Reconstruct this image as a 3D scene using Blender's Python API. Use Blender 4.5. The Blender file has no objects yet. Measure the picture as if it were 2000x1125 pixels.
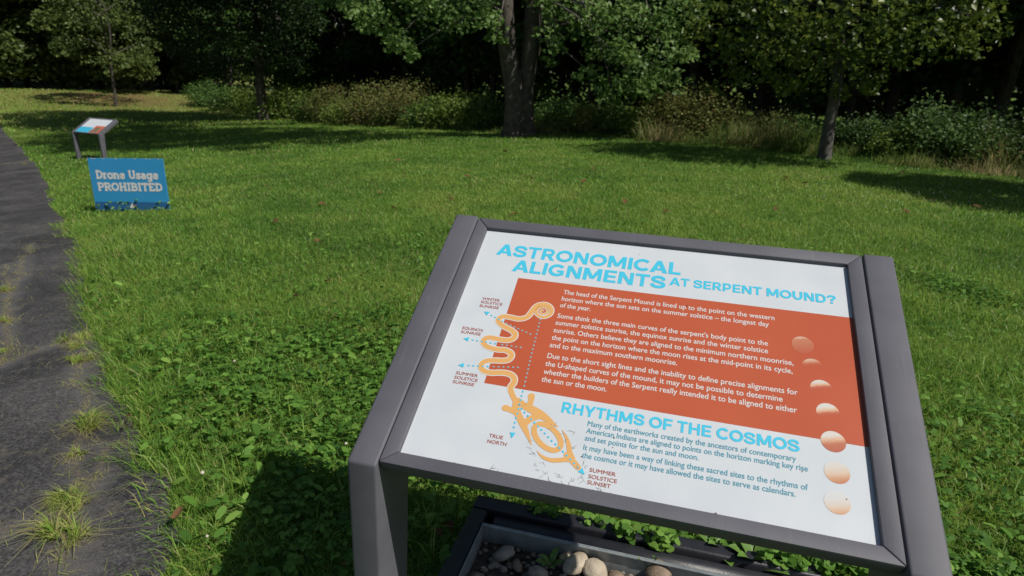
import bpy, bmesh, math, random
import numpy as np
from mathutils import Vector, Matrix

random.seed(7)
rng = np.random.default_rng(11)
scene = bpy.context.scene
COL = scene.collection
R = math.radians

# ------------------------------------------------------------------ camera, sky, sun, exposure
CAM = np.array([0.4928, -1.0432, 1.5723])
c_right = np.array([0.96511123, 0.25910653, 0.03773741])
c_up = np.array([-0.11988136, 0.30912392, 0.94343567])
c_fwd = np.array([-0.23278481, 0.91504437, -0.32940101])
FPX = 1235.9
cd = bpy.data.cameras.new('camera')
cam = bpy.data.objects.new('camera', cd)
COL.objects.link(cam)
mw = Matrix.Identity(4)
for i in range(3):
    mw[i][0], mw[i][1], mw[i][2], mw[i][3] = c_right[i], c_up[i], -c_fwd[i], CAM[i]
cam.matrix_world = mw
cd.sensor_width = 36.0
cd.lens = FPX / 2000 * 36
cd.clip_start = 0.05
cd.clip_end = 2000
cd.dof.use_dof = True
cd.dof.focus_distance = 1.62
cd.dof.aperture_fstop = 6.0
scene.camera = cam

SUN = Vector((0.80, -0.22, 1.0)).normalized()
world = bpy.data.worlds.new("World")
scene.world = world
world.use_nodes = True
wn = world.node_tree
bg = wn.nodes['Background']
sky = wn.nodes.new('ShaderNodeTexSky')
sky.sky_type = 'NISHITA'
sky.sun_disc = False
sky.sun_elevation = math.asin(SUN.z)
sky.sun_rotation = math.atan2(SUN.x, SUN.y)
wn.links.new(sky.outputs[0], bg.inputs[0])
bg.inputs[1].default_value = 0.055
sd = bpy.data.lights.new('sun', 'SUN')
sd.energy = 4.3
sd.angle = R(0.5)
sd.color = (1.0, 0.95, 0.87)
sun = bpy.data.objects.new('sun', sd)
COL.objects.link(sun)
sun.rotation_euler = SUN.to_track_quat('Z', 'Y').to_euler()
scene.view_settings.view_transform = 'Standard'
scene.view_settings.look = 'None'
scene.view_settings.exposure = 0.0
scene.view_settings.gamma = 1.0

# ------------------------------------------------------------------ helpers
def tag(o, label=None, cat=None, group=None, kind=None):
    if label: o['label'] = label
    if cat: o['category'] = cat
    if group: o['group'] = group
    if kind: o['kind'] = kind
    return o

def empty(name, loc, rz=0.0, label=None, cat=None, group=None):
    o = bpy.data.objects.new(name, None)
    COL.objects.link(o)
    o.location = loc
    o.rotation_euler = (0, 0, rz)
    return tag(o, label, cat, group)

def np_mesh(name, verts, faces_list, mat=None, parent=None, attr=None, smooth=False):
    """verts (n,3); faces_list: list of (m,k) index arrays; attr: {name: per-vertex floats}"""
    me = bpy.data.meshes.new(name)
    verts = np.asarray(verts, np.float32)
    me.vertices.add(len(verts))
    me.vertices.foreach_set('co', verts.ravel())
    fl = [np.asarray(f, np.int32) for f in faces_list if len(f)]
    nl = sum(f.size for f in fl); npoly = sum(len(f) for f in fl)
    me.loops.add(nl); me.polygons.add(npoly)
    me.loops.foreach_set('vertex_index', np.concatenate([f.ravel() for f in fl]))
    tot = np.concatenate([np.full(len(f), f.shape[1], np.int32) for f in fl])
    start = np.concatenate([[0], np.cumsum(tot)[:-1]]).astype(np.int32)
    me.polygons.foreach_set('loop_start', start)
    me.polygons.foreach_set('loop_total', tot)
    if smooth:
        me.polygons.foreach_set('use_smooth', np.ones(npoly, bool))
    if attr:
        for k, v in attr.items():
            a = me.attributes.new(k, 'FLOAT', 'POINT')
            a.data.foreach_set('value', np.asarray(v, np.float32))
    me.update(calc_edges=True)
    o = bpy.data.objects.new(name, me)
    COL.objects.link(o)
    if mat: me.materials.append(mat)
    if parent: o.parent = parent
    return o

class MB:
    """collects polygons into one mesh object"""
    def __init__(s): s.v = []; s.f = []
    def add(s, vs, fs):
        b = len(s.v)
        s.v += [tuple(map(float, q)) for q in vs]
        s.f += [tuple(b + i for i in f) for f in fs]
    def box(s, a, b):
        x0, y0, z0 = a; x1, y1, z1 = b
        s.add([(x0,y0,z0),(x1,y0,z0),(x1,y1,z0),(x0,y1,z0),(x0,y0,z1),(x1,y0,z1),(x1,y1,z1),(x0,y1,z1)],
              [(0,3,2,1),(4,5,6,7),(0,1,5,4),(1,2,6,5),(2,3,7,6),(3,0,4,7)])
    def prism(s, poly, axis_fn, a, b):
        n = len(poly)
        vs = [axis_fn(p, a) for p in poly] + [axis_fn(p, b) for p in poly]
        fs = [tuple(range(n))[::-1], tuple(range(n, 2*n))]
        fs += [(i, (i+1) % n, n+(i+1) % n, n+i) for i in range(n)]
        s.add(vs, fs)
    def tube(s, pts, rad, n=8, cap=True):
        pts = [Vector(p) for p in pts]
        base = len(s.v); prev = None
        for i, p in enumerate(pts):
            d = (pts[min(i+1, len(pts)-1)] - pts[max(i-1, 0)]).normalized()
            if prev is None:
                u = d.orthogonal().normalized()
            else:
                u = (prev - d*prev.dot(d)).normalized()
            prev = u; w = d.cross(u)
            for k in range(n):
                a = 2*math.pi*k/n
                s.v.append(tuple(p + (u*math.cos(a) + w*math.sin(a))*rad[i]))
        for i in range(len(pts)-1):
            for k in range(n):
                s.f.append((base+i*n+k, base+i*n+(k+1) % n, base+(i+1)*n+(k+1) % n, base+(i+1)*n+k))
        if cap:
            s.f.append(tuple(base+k for k in range(n))[::-1])
            s.f.append(tuple(base+(len(pts)-1)*n+k for k in range(n)))
    def build(s, name, mat, parent=None, bevel=0, seg=2, smooth=False, fix=True):
        me = bpy.data.meshes.new(name)
        me.from_pydata(s.v, [], s.f)
        if bevel or fix:
            bm = bmesh.new(); bm.from_mesh(me)
            if fix: bmesh.ops.recalc_face_normals(bm, faces=bm.faces)
            if bevel:
                bmesh.ops.bevel(bm, geom=list(bm.edges), offset=bevel, segments=seg, affect='EDGES', profile=0.5)
            bm.to_mesh(me); bm.free()
        me.materials.append(mat)
        if smooth:
            me.polygons.foreach_set('use_smooth', [True]*len(me.polygons))
            if bevel: me.set_sharp_from_angle(angle=R(38))
        o = bpy.data.objects.new(name, me)
        COL.objects.link(o)
        if parent: o.parent = parent
        return o

def copy_tree(o, parent=None):
    c = o.copy(); COL.objects.link(c)
    if parent: c.parent = parent
    for ch in list(o.children): copy_tree(ch, c)
    return c

def vnoise(x, y, s, seed=0):
    """smooth value noise in 0..1"""
    x = np.asarray(x, float)/s; y = np.asarray(y, float)/s
    xi = np.floor(x).astype(np.int64); yi = np.floor(y).astype(np.int64)
    fx = x-xi; fy = y-yi
    fx = fx*fx*(3-2*fx); fy = fy*fy*(3-2*fy)
    def h(a, b):
        q = (a*374761393 + b*668265263 + seed*1442695041) & 0x7fffffff
        q = ((q ^ (q >> 13))*1274126177) & 0x7fffffff
        return ((q ^ (q >> 16)) & 0xffff)/65535.0
    return (h(xi, yi)*(1-fx)+h(xi+1, yi)*fx)*(1-fy)+(h(xi, yi+1)*(1-fx)+h(xi+1, yi+1)*fx)*fy

def fbm(x, y, s, seed=0, o=3):
    t = 0; a = .5; w = 0
    for i in range(o):
        t = t + a*vnoise(x, y, s/2**i, seed+i*17); w += a; a *= .55
    return t/w

def terrain(x, y):
    x = np.asarray(x, float); y = np.asarray(y, float)
    w = 1.5
    q = w*np.logaddexp(0, -(x+1)/w)
    q = np.maximum(0.085*q - 0.045, -0.045)
    lim = 1.5; k = 3.0
    z = np.log(np.exp(-k*q)+math.exp(-k*lim))/k
    d = np.hypot(x-.49, y+1.04); az = np.degrees(np.arctan2(x-.49, y+1.04))
    m = 1/(1+np.exp((az+37)/1.6))
    z = z + m*0.55*np.exp(-((d-52)/5.5)**2)
    amp = np.clip((d-3)/8, 0, 1)
    z = z + amp*0.10*(fbm(x, y, 5.0, 3, 2)-.5)
    return z

def ray(px, py):
    return c_fwd + c_right*(px-1000)/FPX - c_up*(py-562.5)/FPX

def on_ground(px, py, h=0.0):
    d = ray(px, py); t = 0.4; step = 0.02
    p = CAM
    for _ in range(4000):
        p = CAM + d*t
        if p[2] <= float(terrain(p[0], p[1])) + h: break
        t += step*max(1, t*.25)
    lo, hi = t-step*max(1, t*.25)*1.2, t
    for _ in range(30):
        mid = (lo+hi)/2; p = CAM+d*mid
        if p[2] <= float(terrain(p[0], p[1])) + h: hi = mid
        else: lo = mid
    return CAM + d*hi

def at(px, py, dist):
    """point on the line of sight at a horizontal distance from the viewer"""
    d = ray(px, py)
    return CAM + d*(dist/math.hypot(d[0], d[1]))

def hdist(p): return math.hypot(p[0]-CAM[0], p[1]-CAM[1])

# ------------------------------------------------------------------ materials
def new_mat(name):
    m = bpy.data.materials.new(name); m.use_nodes = True
    return m, m.node_tree.nodes, m.node_tree.links, m.node_tree.nodes['Principled BSDF']

def mat_noise(name, c1, c2, scale=6, rough=.6, bump=0, bscale=40, metallic=0, spec=.5, coord='Object', detail=6):
    m, n, l, b = new_mat(name)
    tc = n.new('ShaderNodeTexCoord')
    nz = n.new('ShaderNodeTexNoise'); nz.inputs['Scale'].default_value = scale; nz.inputs['Detail'].default_value = detail
    l.new(tc.outputs[coord], nz.inputs['Vector'])
    cr = n.new('ShaderNodeValToRGB')
    cr.color_ramp.elements[0].position = .3; cr.color_ramp.elements[1].position = .7
    cr.color_ramp.elements[0].color = (*c1, 1); cr.color_ramp.elements[1].color = (*c2, 1)
    l.new(nz.outputs['Fac'], cr.inputs['Fac']); l.new(cr.outputs['Color'], b.inputs['Base Color'])
    b.inputs['Roughness'].default_value = rough; b.inputs['Metallic'].default_value = metallic
    b.inputs['Specular IOR Level'].default_value = spec
    if bump:
        n2 = n.new('ShaderNodeTexNoise'); n2.inputs['Scale'].default_value = bscale; n2.inputs['Detail'].default_value = 4
        l.new(tc.outputs[coord], n2.inputs['Vector'])
        bp = n.new('ShaderNodeBump'); bp.inputs['Strength'].default_value = bump; bp.inputs['Distance'].default_value = .01
        l.new(n2.outputs['Fac'], bp.inputs['Height']); l.new(bp.outputs['Normal'], b.inputs['Normal'])
    return m

def mat_leaf(name, cols, rough=.5, trans=.3, spec=.35):
    """foliage: colour from each leaf's own tint"""
    m, n, l, b = new_mat(name)
    a = n.new('ShaderNodeAttribute'); a.attribute_name = 'tint'
    cr = n.new('ShaderNodeValToRGB')
    while len(cr.color_ramp.elements) < len(cols): cr.color_ramp.elements.new(.5)
    for i, c in enumerate(cols):
        cr.color_ramp.elements[i].position = i/(len(cols)-1)
        cr.color_ramp.elements[i].color = (*c, 1)
    l.new(a.outputs['Fac'], cr.inputs['Fac']); l.new(cr.outputs['Color'], b.inputs['Base Color'])
    b.inputs['Roughness'].default_value = rough; b.inputs['Specular IOR Level'].default_value = spec
    t = n.new('ShaderNodeBsdfTranslucent'); mx = n.new('ShaderNodeMixShader'); mx.inputs[0].default_value = trans
    hs = n.new('ShaderNodeHueSaturation'); hs.inputs['Value'].default_value = 1.25; hs.inputs['Hue'].default_value = .485
    l.new(cr.outputs['Color'], hs.inputs['Color']); l.new(hs.outputs['Color'], t.inputs['Color'])
    l.new(b.outputs[0], mx.inputs[1]); l.new(t.outputs[0], mx.inputs[2])
    l.new(mx.outputs[0], n['Material Output'].inputs['Surface'])
    return m

def mat_flat(name, c, rough=.45, spec=.35):
    m, n, l, b = new_mat(name)
    b.inputs['Base Color'].default_value = (*c, 1)
    b.inputs['Roughness'].default_value = rough
    b.inputs['Specular IOR Level'].default_value = spec
    return m

def lin(r, g, b):
    f = lambda u: (u/255/12.92 if u/255 <= .04045 else ((u/255+.055)/1.055)**2.4)
    return (f(r), f(g), f(b))

M = {}
def mat_frame():
    m = mat_noise('frame_paint', (.093, .093, .110), (.122, .121, .141), 7, .56, .10, 700, spec=.32)
    n, l = m.node_tree.nodes, m.node_tree.links; b = n['Principled BSDF']
    tc = n.new('ShaderNodeTexCoord'); mp = n.new('ShaderNodeMapping'); mp.inputs['Scale'].default_value = (60, 4, 4); l.new(tc.outputs['Object'], mp.inputs[0])
    nz = n.new('ShaderNodeTexNoise'); nz.inputs['Scale'].default_value = 1.2; nz.inputs['Detail'].default_value = 8; nz.inputs['Roughness'].default_value = .75; l.new(mp.outputs[0], nz.inputs[0])
    n3 = n.new('ShaderNodeTexNoise'); n3.inputs['Scale'].default_value = 260; n3.inputs['Detail'].default_value = 2; l.new(tc.outputs['Object'], n3.inputs[0])
    r1 = n.new('ShaderNodeValToRGB'); r1.color_ramp.elements[0].position = .58; r1.color_ramp.elements[1].position = .78; r1.color_ramp.elements[1].color = (.45, .45, .45, 1); l.new(nz.outputs['Fac'], r1.inputs[0])
    r2 = n.new('ShaderNodeValToRGB'); r2.color_ramp.elements[0].position = .70; r2.color_ramp.elements[1].position = .76; r2.color_ramp.elements[1].color = (.6, .6, .6, 1); l.new(n3.outputs['Fac'], r2.inputs[0])
    ad = n.new('ShaderNodeMath'); ad.operation = 'MAXIMUM'; l.new(r1.outputs[0], ad.inputs[0]); l.new(r2.outputs[0], ad.inputs[1])
    mx = n.new('ShaderNodeMix'); mx.data_type = 'RGBA'; old = b.inputs['Base Color'].links[0].from_socket
    l.new(ad.outputs[0], mx.inputs['Factor']); l.new(old, mx.inputs['A']); mx.inputs['B'].default_value = (.22, .21, .205, 1); l.new(mx.outputs['Result'], b.inputs['Base Color'])
    return m
M['frame'] = mat_frame()
M['board'] = mat_noise('board_white', (.555, .595, .635), (.61, .645, .675), 9, .36, spec=.35, detail=9)
M['red'] = mat_noise('print_red', (.45, .092, .041), (.49, .106, .050), 4, .38, spec=.3)
M['cyan'] = mat_flat('print_cyan', (.062, .52, .72))
M['teal'] = mat_flat('print_teal', (.075, .29, .38))
M['white'] = mat_flat('print_white', (.63, .63, .62))
M['orange'] = mat_flat('print_orange', (.69, .385, .135))
M['maroon'] = mat_flat('print_maroon', (.33, .075, .05))
M['dash'] = mat_flat('print_pale_blue', (.27, .41, .45))
M['scratch'] = mat_flat('scratch_grey', (.33, .325, .325), .8)
M['speck'] = mat_flat('dirt_speck', (.10, .035, .03), .8)
M['plastic'] = mat_noise('edging_plastic', (.017, .018, .024), (.026, .026, .032), 30, .42, .1, 200)
M['galv'] = mat_noise('galvanised_steel', (.24, .27, .28), (.36, .39, .40), 25, .48, 0, 40, metallic=.35)
M['soil'] = mat_noise('soil', (.022, .018, .014), (.10, .082, .066), 40, .95, .6, 90)
M['blue'] = mat_noise('sign_blue', (.028, .255, .52), (.036, .275, .55), 3, .4)
M['navy'] = mat_flat('sign_navy', (.024, .11, .27))
M['steel'] = mat_flat('stake_steel', (.25, .25, .25), .4)

# ------------------------------------------------------------------ the setting: ground and path
def nonuni(lo, hi, n, c0, tight):
    t = np.linspace(-1, 1, n)
    s = np.sinh(t*tight)/np.sinh(tight)
    return c0 + np.where(s < 0, -s*(lo-c0), s*(hi-c0))
gx = nonuni(-420, 420, 420, -1.0, 6.2)
gy = nonuni(-120, 520, 420, 2.0, 6.2)
GX, GY = np.meshgrid(gx, gy)
GZ = terrain(GX, GY)
n0, n1 = GX.shape
idx = np.arange(n0*n1).reshape(n0, n1)
quads = np.stack([idx[:-1, :-1], idx[:-1, 1:], idx[1:, 1:], idx[1:, :-1]], -1).reshape(-1, 4)
dd = np.hypot(GX-.49, GY+1.04); az = np.degrees(np.arctan2(GX-.49, GY+1.04))
pA = on_ground(230, 193); 
patch = np.exp(-((GX-pA[0])/6.0)**2 - ((GY-pA[1])/3.0)**2)*(.3+.9*fbm(GX, GY, 2.5, 9))
dry = np.clip((dd-24)/16, 0, 1)*(az < -34)
def mat_ground():
    m, n, l, b = new_mat('lawn_soil')
    tc = n.new('ShaderNodeTexCoord')
    def noise(sc, det=6):
        q = n.new('ShaderNodeTexNoise'); q.inputs['Scale'].default_value = sc; q.inputs['Detail'].default_value = det
        l.new(tc.outputs['Object'], q.inputs['Vector']); return q.outputs['Fac']
    def ramp(f, p0, c0, p1, c1):
        r = n.new('ShaderNodeValToRGB'); r.color_ramp.elements[0].position = p0; r.color_ramp.elements[1].position = p1
        r.color_ramp.elements[0].color = (*c0, 1); r.color_ramp.elements[1].color = (*c1, 1); l.new(f, r.inputs['Fac']); return r.outputs['Color']
    def mix(f, a, c):
        q = n.new('ShaderNodeMix'); q.data_type = 'RGBA'; l.new(f, q.inputs['Factor']); l.new(a, q.inputs['A']); l.new(c, q.inputs['B']); return q.outputs['Result']
    fine = ramp(noise(55), .35, (.055, .085, .02), .68, (.13, .20, .038))
    broad = ramp(noise(.7, 3), .35, (.080, .145, .026), .65, (.13, .19, .04))
    base = mix(noise(9), fine, broad)
    dr = n.new('ShaderNodeAttribute'); dr.attribute_name = 'dry'
    pt = n.new('ShaderNodeAttribute'); pt.attribute_name = 'patch'
    base = mix(dr.outputs['Fac'], base, ramp(noise(1.5), .35, (.15, .18, .045), .65, (.20, .21, .06)))
    cl = n.new('ShaderNodeClamp'); l.new(pt.outputs['Fac'], cl.inputs[0])
    base = mix(cl.outputs[0], base, ramp(noise(3), .3, (.16, .095, .05), .7, (.20, .12, .07)))
    l.new(base, b.inputs['Base Color']); b.inputs['Roughness'].default_value = .95; b.inputs['Specular IOR Level'].default_value = .1
    bp = n.new('ShaderNodeBump'); bp.inputs['Strength'].default_value = .9; bp.inputs['Distance'].default_value = .03
    l.new(noise(60), bp.inputs['Height']); l.new(bp.outputs[0], b.inputs['Normal'])
    return m
g = np_mesh('ground', np.stack([GX, GY, GZ], -1).reshape(-1, 3), [quads], mat_ground(), attr={'patch': patch.ravel(), 'dry': dry.ravel()}, smooth=True)
tag(g, kind='structure')

# path: right-hand edge read along the lawn, 3 m wide, running away to the left
edge_px = [(-120, 218), (-50, 232), (0, 247), (38, 285), (70, 320), (100, 370), (115, 420), (150, 470), (170, 520), (172, 560), (178, 620), (215, 690),
           (245, 760), (268, 830), (290, 900), (308, 960), (318, 1040), (345, 1125)]
edge = [on_ground(*q)[:2] for q in edge_px] + [np.array([-.62, -.25]), np.array([-.25, -1.2]), np.array([.3, -3.0])]
edge = np.array(edge)
def resample(P, step):
    seg = np.hypot(*np.diff(P, axis=0).T); s = np.concatenate([[0], np.cumsum(seg)])
    t = np.arange(0, s[-1], step)
    return np.stack([np.interp(t, s, P[:, 0]), np.interp(t, s, P[:, 1])], -1)
E1 = resample(edge, .04)
k = np.ones(9)/9
E1s = np.stack([np.convolve(np.pad(E1[:, i], 4, mode='edge'), k, 'valid') for i in (0, 1)], -1)
tanv = np.gradient(np.stack([np.convolve(np.pad(E1s[:, i], 60, mode='edge'), np.ones(121)/121, 'valid') for i in (0, 1)], -1), axis=0)
tanv /= np.linalg.norm(tanv, axis=1)[:, None]
nrm = np.stack([tanv[:, 1], -tanv[:, 0]], -1)          # to the right of travel (travel is towards the viewer): away from the lawn
cen = np.mean(E1s, axis=0)
if np.mean(np.einsum('ij,ij->i', nrm, np.array([-1.0, -1.0])[None])) < 0: nrm = -nrm
PW = 3.0
cols_w = np.concatenate([np.linspace(0, 1.5, 76), np.linspace(1.6, PW, 15)])
E1j = E1s + nrm*((fbm(E1s[:, 0], E1s[:, 1], .45, 5, 4)-.5)*.24)[:, None]
PXY = E1j[:, None, :] + nrm[:, None, :]*cols_w[None, :, None]
pz = terrain(PXY[..., 0], PXY[..., 1]) + .014 - .02*np.exp(-cols_w/.03)[None, :]
pz += .006*(fbm(PXY[..., 0], PXY[..., 1], .5, 21)-.5)
def seg_dist(P, A, B):
    d = B-A; t = np.clip(((P-A)@d)/(d@d), 0, 1)
    return np.linalg.norm(P-(A+t[..., None]*d), axis=-1)
crack_px = [
 [(12, 520), (18, 575), (10, 630), (20, 690), (0, 720)], [(60, 480), (40, 540), (20, 580)],
 [(0, 715), (60, 692), (115, 675), (165, 655), (215, 640)], [(165, 655), (160, 700), (160, 760), (168, 800), (165, 850), (150, 880), (150, 930), (175, 970), (110, 1010), (60, 1025), (0, 1045)],
 [(165, 860), (205, 880), (260, 868), (300, 860)], [(110, 1000), (150, 1050), (135, 1090), (150, 1125)], [(0, 322), (40, 318), (75, 312)],

 [(175, 970), (190, 930), (205, 890)]]
dirt = np.zeros(PXY.shape[:2])
wob = np.stack([fbm(PXY[..., 0], PXY[..., 1], .12, 31, 4)-.5, fbm(PXY[..., 0], PXY[..., 1], .12, 47, 4)-.5], -1)*.12
PQ = PXY + wob
halo = np.zeros_like(dirt)
for ln in crack_px:
    w3 = [on_ground(*q)[:2] for q in ln]
    for a, b2 in zip(w3[:-1], w3[1:]):
        ds = seg_dist(PQ, a, b2)
        dirt = np.maximum(dirt, np.exp(-(ds/.011)**2))
        halo = np.maximum(halo, np.clip(1.15-ds/.085, 0, 1))
for (tx, ty, tr_) in [(150,668,.10),(162,708,.06),(165,838,.07),(140,893,.05),(112,992,.07),(148,1060,.06),(15,572,.06),(12,630,.07),(5,690,.06),(105,1035,.06),(160,755,.05)]:
    q = on_ground(tx, ty)
    ds = np.hypot(PQ[..., 0]-q[0], (PQ[..., 1]-q[1])*1.4)
    dirt = np.maximum(dirt, .9*np.exp(-(ds/tr_)**2))
def mat_path():
    m, n, l, b = new_mat('asphalt')
    tc = n.new('ShaderNodeTexCoord')
    def noise(sc, det=6, rgh=.6):
        q = n.new('ShaderNodeTexNoise'); q.inputs['Scale'].default_value = sc; q.inputs['Detail'].default_value = det; q.inputs['Roughness'].default_value = rgh
        l.new(tc.outputs['Object'], q.inputs['Vector']); return q.outputs['Fac']
    def ramp(f, p0, c0, p1, c1):
        r = n.new('ShaderNodeValToRGB'); r.color_ramp.elements[0].position = p0; r.color_ramp.elements[1].position = p1
        r.color_ramp.elements[0].color = (*c0, 1); r.color_ramp.elements[1].color = (*c1, 1); l.new(f, r.inputs['Fac']); return r.outputs['Color']
    def mix(f, a, c):
        q = n.new('ShaderNodeMix'); q.data_type = 'RGBA'; l.new(f, q.inputs['Factor']); l.new(a, q.inputs['A']); l.new(c, q.inputs['B']); return q.outputs['Result']
    def mul(f, v):
        q = n.new('ShaderNodeMath'); q.operation = 'MULTIPLY'; l.new(f, q.inputs[0]); q.inputs[1].default_value = v; return q.outputs[0]
    base = ramp(noise(3.2, 9, .75), .40, (.034, .034, .037), .64, (.098, .095, .097))
    big = ramp(noise(1.3, 5, .65), .40, (.55, .55, .57), .62, (1.12, 1.1, 1.1))
    bm_ = n.new('ShaderNodeMix'); bm_.data_type = 'RGBA'; bm_.blend_type = 'MULTIPLY'; bm_.inputs['Factor'].default_value = 1
    stone = ramp(noise(75, 5, .8), .44, (.022, .022, .024), .62, (.20, .195, .19))
    base = mix(mul(ramp(noise(14, 3), .3, (.35, .35, .35), .7, (1, 1, 1)), .8), base, stone)
    l.new(base, bm_.inputs['A']); l.new(big, bm_.inputs['B']); base = bm_.outputs['Result']
    vor = n.new('ShaderNodeTexVoronoi'); vor.feature = 'DISTANCE_TO_EDGE'; vor.inputs['Scale'].default_value = 3.6
    wz = n.new('ShaderNodeTexNoise'); wz.inputs['Scale'].default_value = 7; wz.inputs['Detail'].default_value = 8; wz.inputs['Roughness'].default_value = .7
    l.new(tc.outputs['Object'], wz.inputs['Vector'])
    va = n.new('ShaderNodeVectorMath'); va.operation = 'MULTIPLY_ADD'; l.new(wz.outputs['Color'], va.inputs[0]); va.inputs[1].default_value = (.35, .35, .0); l.new(tc.outputs['Object'], va.inputs[2])
    l.new(va.outputs[0], vor.inputs['Vector'])
    fine = ramp(vor.outputs['Distance'], .0, (1, 1, 1), .028, (0, 0, 0))
    brk = ramp(noise(2.2, 3), .47, (0, 0, 0), .60, (1, 1, 1))
    mm_ = n.new('ShaderNodeMath'); mm_.operation = 'MULTIPLY'; l.new(fine, mm_.inputs[0]); l.new(brk, mm_.inputs[1])
    base = mix(mul(mm_.outputs[0], .75), base, ramp(noise(80), .3, (.10, .088, .07), .7, (.17, .15, .12)))
    smear = ramp(noise(20, 9, .82), .54, (0, 0, 0), .62, (1, 1, 1))
    base = mix(mul(smear, .6), base, ramp(noise(45), .3, (.12, .108, .095), .7, (.19, .17, .15)))
    ha = n.new('ShaderNodeAttribute'); ha.attribute_name = 'halo'
    base = mix(mul(ha.outputs['Fac'], .85), base, ramp(noise(110, 4, .7), .3, (.085, .082, .082), .7, (.165, .16, .158)))
    at_ = n.new('ShaderNodeAttribute'); at_.attribute_name = 'dirt'
    base = mix(mul(at_.outputs['Fac'], .92), base, ramp(noise(130, 5, .75), .35, (.06, .047, .036), .65, (.24, .195, .15)))
    l.new(base, b.inputs['Base Color']); b.inputs['Roughness'].default_value = .82; b.inputs['Specular IOR Level'].default_value = .3
    bp = n.new('ShaderNodeBump'); bp.inputs['Strength'].default_value = .8; bp.inputs['Distance'].default_value = .008
    l.new(noise(130, 5, .75), bp.inputs['Height']); l.new(bp.outputs[0], b.inputs['Normal'])
    return m
a0, a1 = PXY.shape[:2]
pi_ = np.arange(a0*a1).reshape(a0, a1)
pq = np.stack([pi_[:-1, :-1], pi_[1:, :-1], pi_[1:, 1:], pi_[:-1, 1:]], -1).reshape(-1, 4)
halo = halo*np.clip((fbm(PXY[..., 0], PXY[..., 1], .22, 77)-.30)*5, 0, 1)
po = np_mesh('path', np.concatenate([PXY, pz[..., None]], -1).reshape(-1, 3), [pq], mat_path(), attr={'dirt': dirt.ravel(), 'halo': halo.ravel()}, smooth=True)
tag(po, kind='structure')

def path_inside(x, y):
    """signed distance into the path from its lawn edge (positive on the asphalt), nearest-sample"""
    P = np.stack([x, y], -1)
    out = np.full(len(P), -9.0)
    Es = E1j[::6]; Ns = nrm[::6]
    for i in range(0, len(P), 40000):
        q = P[i:i+40000]
        d2 = ((q[:, None, :]-Es[None])**2).sum(-1)
        j = d2.argmin(1)
        sgn = np.einsum('ij,ij->i', q-Es[j], Ns[j])
        out[i:i+40000] = np.where(np.abs(sgn) < PW, sgn, -9)
    return out

# ------------------------------------------------------------------ interpretive signs
T30 = R(30)
EV = Vector((0, math.cos(T30), math.sin(T30))); EN = Vector((0, -math.sin(T30), math.cos(T30)))
def pp(u, v, n=0.0):
    return Vector((u, 0, .80)) + EV*v + EN*n

def text_mesh(body, space=1.0):
    cu = bpy.data.curves.new('lettering', 'FONT'); cu.body = body; cu.fill_mode = 'FRONT'; cu.resolution_u = 4; cu.space_character = space
    o = bpy.data.objects.new('lettering', cu); COL.objects.link(o)
    bpy.context.view_layer.update()
    me = bpy.data.meshes.new_from_object(o.evaluated_get(bpy.context.evaluated_depsgraph_get()))
    bpy.data.objects.remove(o); bpy.data.curves.remove(cu)
    v = np.array([q.co[:] for q in me.vertices]); f = [tuple(p.vertices) for p in me.polygons]
    bpy.data.meshes.remove(me)
    return v, f

def lettering(name, lines, mat, parent, place, bold, hscale, space=1.0):
    """lines: (text, u0, v0, u1, height factor or None)"""
    mb = MB()
    for body, u0, v0, u1, cap in lines:
        v, f = text_mesh(body, space)
        x0, x1 = v[:, 0].min(), v[:, 0].max()
        sx = (u1-u0)/(x1-x0)
        sy = cap if cap else sx*hscale
        offs = [(0, 0)] + ([(bold*math.cos(a), bold*math.sin(a)) for a in np.arange(8)*math.pi/4] if bold else [])
        for i, (dx, dy) in enumerate(offs):
            mb.add([place(u0+(q[0]-x0)*sx+dx, v0+q[1]*sy+dy, 1e-5*i) for q in v], f)
    return mb.build(name, mat, parent, fix=False)

def smooth_line(P, n=8):
    P = [np.array(p, float) for p in P]
    Q = [2*P[0]-P[1]] + P + [2*P[-1]-P[-2]]
    out = []
    for i in range(1, len(Q)-2):
        for t in np.linspace(0, 1, n, endpoint=False):
            a, b, c, d = Q[i-1:i+3]
            out.append(.5*((2*b)+(-a+c)*t+(2*a-5*b+4*c-d)*t*t+(-a+3*b-3*c+d)*t**3))
    out.append(P[-1])
    return np.array(out)

def ribbon(mb, P, w, place, z, caps=(True, True)):
    P = np.asarray(P, float); w = np.broadcast_to(w, (len(P),)) if np.ndim(w) == 0 else np.interp(np.linspace(0, 1, len(P)), np.linspace(0, 1, len(w)), w)
    t = np.gradient(P, axis=0); t /= np.maximum(np.linalg.norm(t, axis=1), 1e-9)[:, None]
    nn = np.stack([-t[:, 1], t[:, 0]], -1)
    vs = []
    for i in range(len(P)):
        vs += [place(*(P[i]+nn[i]*w[i]/2), z), place(*(P[i]-nn[i]*w[i]/2), z)]
    mb.add(vs, [(2*i, 2*i+1, 2*i+3, 2*i+2) for i in range(len(P)-1)])
    for e, c in ((0, caps[0]), (len(P)-1, caps[1])):
        if c and w[e] > 1e-4:
            mb.add([place(P[e][0]+w[e]/2*math.cos(a), P[e][1]+w[e]/2*math.sin(a), z-2e-5) for a in np.arange(16)*math.pi/8], [tuple(range(16))])

def dashes(mb, P, w, on, off, place, z):
    P = resample(np.asarray(P, float), .0008)
    n_on, n_off = int(on/.0008), int(off/.0008)
    i = 0
    while i+n_on < len(P):
        ribbon(mb, P[i:i+n_on], w, place, z, (False, False)); i += n_on+n_off

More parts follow.
